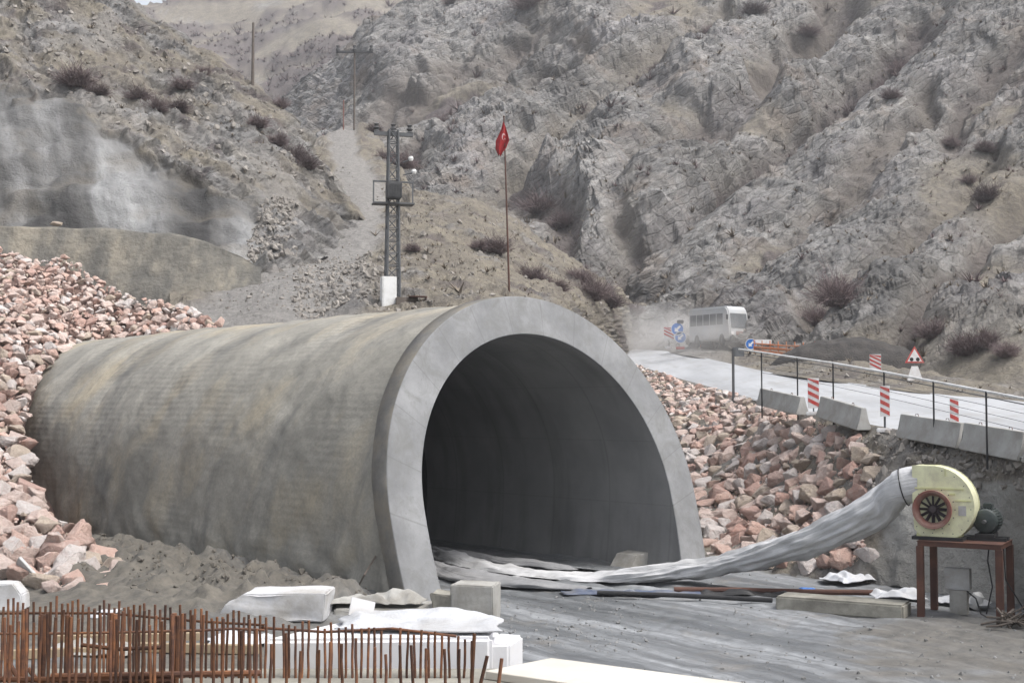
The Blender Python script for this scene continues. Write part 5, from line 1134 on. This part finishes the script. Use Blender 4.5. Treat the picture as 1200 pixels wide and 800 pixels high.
o = sign(880, 412, 92, 'single blue round sign with a white arrow beside the orange barrier', posth=.6); disc(o, 0, .55, .40); MB().box((.85, .08, .72), (1.3, .04, .32), bev=.01).build('white_plate', M_SIGNW, o)
def tri(o, z, s):
    pts = lambda k: [(-s*k, z-s*.58*k), (s*k, z-s*.58*k), (0, z+s*1.155*k)]
    MB().prism(pts(1), -.03, 0).build('sign_border', M_RED, o); MB().prism(pts(.74), -.038, -.031).build('sign_face', M_SIGNW, o)
o = sign(1072, 443, 66, 'big triangular red bordered warning sign with two black dots above a white plate', posth=1.0); tri(o, 1.08, .50)
m = MB()
for x in (-.16, .16): m.lathe([(0, 0), (.10, 0), (.10, .006), (0, .006)], Matrix.Translation((x, -.039, .97))@Matrix.Rotation(PI/2, 4, 'X'), 14)
m.build('black_dot', M_BLACK, o); MB().prism([(-.42, -.15), (.42, -.15), (.16, .62), (-.16, .62)], -.03, 0).build('white_plate', M_SIGNW, o)
o = sign(955, 420, 84, 'small triangular warning sign at the end of the orange barrier', posth=.6); tri(o, .66, .40); MB().box((0, .0, .1), (.62, .03, .4)).build('white_plate', M_SIGNW, o)
o = thing('chevron_board', 'dark red board with white chevrons behind the orange barrier', 'sign', P(933, 392, 106), 0)
MB().box((0, 0, .75), (1.9, .04, .62)).build('board', M_RED, o); m = MB()
for k in range(3):
    x = -.6+k*.6; m.prism([(x+.12, .5), (x+.25, .5), (x-.02, .75), (x+.25, 1.0), (x+.12, 1.0), (x-.18, .75)], -.028, -.022)
m.build('chevron', M_SIGNW, o)
m = MB()
for x in (-.7, .7): m.cyl((x, .03, -.6), (x, .03, .75), .035, n=6)
m.build('post', M_GALV, o)
o = thing('delineator', 'slim orange red delineator post in front of the dusty white bus', 'delineator', P(819.5, 408, 106)); MB().box((0, 0, .62), (.28, .06, 1.2), bev=.02).build('post', M_ORANGE, o); MB().box((0, -.034, .75), (.26, .012, .25)).build('reflector', M_SIGNW, o); MB().box((0, 0, .04), (.5, .4, .1), bev=.02).build('foot', M_BLACK, o)
# orange netting barrier
o = thing('orange_barrier', 'low orange plastic barrier of stacked boards across the road', 'barrier', P(915, 416, 88)); L0, L1 = P(884, 414, 90)-P(915, 416, 88), P(962, 419, 84)-P(915, 416, 88)
for k, (z, t) in enumerate(((.15, .22), (.42, .2), (.68, .12))):
    m = MB(); m.tube([L0+Vector((0, 0, z+.02)), (L0+L1)*.5+Vector((0, 0, z-.03)), L1+Vector((0, 0, z+.06))], t*.5, 6); m.build('board', M_ORANGE, o)
m = MB()
for k in range(9): q = L0.lerp(L1, k/8); m.cyl(q, q+Vector((0, 0, .95)), .04, n=6)
m.build('stake', M_ORANGE, o)
# dark soil mound across the road
M_SOIL = dull('dark_soil', (.032, .03, .03), (.075, .068, .062), 1.5, .95, .9, .1)
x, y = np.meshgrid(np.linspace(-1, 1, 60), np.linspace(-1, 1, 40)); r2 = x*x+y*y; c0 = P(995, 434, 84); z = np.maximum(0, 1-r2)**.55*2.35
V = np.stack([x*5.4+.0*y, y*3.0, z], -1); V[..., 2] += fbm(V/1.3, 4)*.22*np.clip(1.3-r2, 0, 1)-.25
o = mk('soil_mound', V.reshape(-1, 3), gridF(40, 60), M_SOIL); o.location = c0; tag(o, 'dark soil mound behind the road rail below the wide bare shrub', 'soil mound')
# bus coming through the dust
bp = P(842, 407, 105); bus = thing('bus', 'dusty white bus driving through a dust cloud on the far road', 'bus', bp, -.95)
bus.scale = (.6, .92, 1.06)
# local +x is the front; length 8, width 2.4, height 3.0
M_GLASSD = dull('dusty_window_glass', (.10, .105, .11), (.16, .165, .17), 1, .4, .0, .0, spec=.5)
prf = [(-3.9, .45), (3.75, .45), (3.95, .7), (3.98, 1.25), (3.72, 2.55), (3.45, 2.95), (3.0, 3.08), (-3.6, 3.08), (-3.9, 2.85)]
m = MB(); m.prism(prf, -1.2, 1.2); bmesh.ops.bevel(m.bm, geom=m.bm.edges[:], offset=.12, segments=3, affect='EDGES'); m.build('body', M_BUS, bus, smooth=True)
for k in range(5): MB().box((-3.0+k*1.28, -1.205, 2.1), (1.16, .02, .85), bev=.005).build('window', M_GLASSD, bus); MB().box((-3.0+k*1.28, 1.205, 2.1), (1.16, .02, .85), bev=.005).build('window', M_GLASSD, bus)
MB().box((3.87, 0, 1.95), (.03, 2.0, 1.15), rot=Euler((0, -.2, 0)), bev=.01).build('windscreen', M_GLASSD, bus)
MB().box((4.0, 0, .62), (.12, 2.3, .28), bev=.04).build('bumper', M_DARKST, bus)
for y in (-.85, .85): MB().lathe([(0, 0), (.15, 0), (.15, .05), (0, .06)], Matrix.Translation((3.97, y, .98))@Matrix.Rotation(PI/2, 4, 'Y'), 14).build('headlight', M_SIGNW, bus)
MB().box((4.0, 0, 1.0), (.05, .9, .3), bev=.02).build('grille', M_RINGR, bus)
for xx_ in (-2.3, 2.5):
    for y in (-1.1, 1.1):
        wl = MB().lathe([(.18, -.13), (.45, -.13), (.5, -.08), (.5, .08), (.45, .13), (.18, .13)], Matrix.Translation((xx_, y, .5))@Matrix.Rotation(PI/2, 4, 'X'), 20).build('wheel', M_TYRE, bus, smooth=True)
        MB().lathe([(0, -.12), (.24, -.12), (.24, .12), (0, .12)], Matrix.Translation((xx_, y, .5))@Matrix.Rotation(PI/2, 4, 'X'), 14).build('rim', M_GALV, wl)
for y in (-1.35, 1.35): MB().box((3.75, y, 2.2), (.12, .2, .4), bev=.03).build('mirror', M_BLACK, bus)
# dust raised on the far road
t = NT('road_dust'); t.n.remove(t.b); vol = t.n.new('ShaderNodeVolumePrincipled'); vol.inputs['Color'].default_value = (.82, .80, .78, 1); vol.inputs['Anisotropy'].default_value = .2
gr = t.n.new('ShaderNodeTexGradient'); gr.gradient_type = 'SPHERICAL'; t.L(t.obj, gr.inputs[0])
dn = t.math('MULTIPLY', t.math('POWER', gr.outputs['Fac'], 1.2), t.math('MULTIPLY', t.ramp(t.noise(2.6, 4), [(.32, 0.), (.68, 1.)]), .5)); t.L(dn, vol.inputs['Density']); t.L(vol.outputs[0], t.out.inputs['Volume'])
for c, s, lb in ((P(770, 398, 118), (9.5, 7, 3.8), 'pale dust cloud trailing behind the bus along the far road'), (P(826, 394, 100), (6.0, 2.6, 2.6), 'low pale dust swirling in front of the bus wheels')):
    m = MB(); bmesh.ops.create_icosphere(m.bm, subdivisions=3, radius=1); o = m.build('dust', t.m); o.location = c; o.scale = s; tag(o, lb, 'dust', kind='stuff')
# ------------------------------------------------------------------ light
wd = bpy.data.worlds.new('World'); SC.world = wd; wd.use_nodes = True; nt = wd.node_tree; nt.nodes.clear()
sky = nt.nodes.new('ShaderNodeTexSky'); sky.sky_type = 'NISHITA'; sky.sun_disc = False
SUN_EL, SUN_AZ = math.radians(60), math.radians(114)      # azimuth clockwise from +y
sky.sun_elevation = SUN_EL; sky.sun_rotation = SUN_AZ; sky.dust_density = 4; sky.air_density = 1.0
hs = nt.nodes.new('ShaderNodeHueSaturation'); hs.inputs['Saturation'].default_value = .34
bg = nt.nodes.new('ShaderNodeBackground'); bg.inputs['Strength'].default_value = .15; wo = nt.nodes.new('ShaderNodeOutputWorld')
nt.links.new(sky.outputs[0], hs.inputs['Color']); nt.links.new(hs.outputs[0], bg.inputs[0]); nt.links.new(bg.outputs[0], wo.inputs[0])
sl = bpy.data.lights.new('sun', 'SUN'); sl.energy = 1.5; sl.angle = math.radians(16); sl.color = (1, .98, .955); so_ = bpy.data.objects.new('sun', sl); COL.objects.link(so_)
dv = Vector((math.sin(SUN_AZ)*math.cos(SUN_EL), math.cos(SUN_AZ)*math.cos(SUN_EL), math.sin(SUN_EL)))
so_.rotation_euler = dv.to_track_quat('Z', 'Y').to_euler(); so_.location = dv*200
SC.view_settings.view_transform = 'Standard'; SC.view_settings.look = 'None'; SC.view_settings.gamma = 1; SC.view_settings.exposure = EXPOSURE
SC.render.engine = 'CYCLES'; SC.cycles.use_denoising = True; SC.cycles.max_bounces = 6; SC.cycles.volume_bounces = 1
try: SC.cycles.denoiser = 'OPENIMAGEDENOISE'
except Exception: pass

# ------------------------------------------------------------------ air
hz = NT('thin_haze'); hz.n.remove(hz.b); hv = hz.n.new('ShaderNodeVolumePrincipled'); hv.inputs['Color'].default_value = (.86, .88, .92, 1); hv.inputs['Density'].default_value = HAZE; hv.inputs['Anisotropy'].default_value = .3
hz.L(hv.outputs[0], hz.out.inputs['Volume'])
ho = MB().box((60, 420, 119), (1500, 1000, 243)).build('haze', hz.m); tag(ho, 'thin pale haze in the valley air', 'haze', kind='stuff')
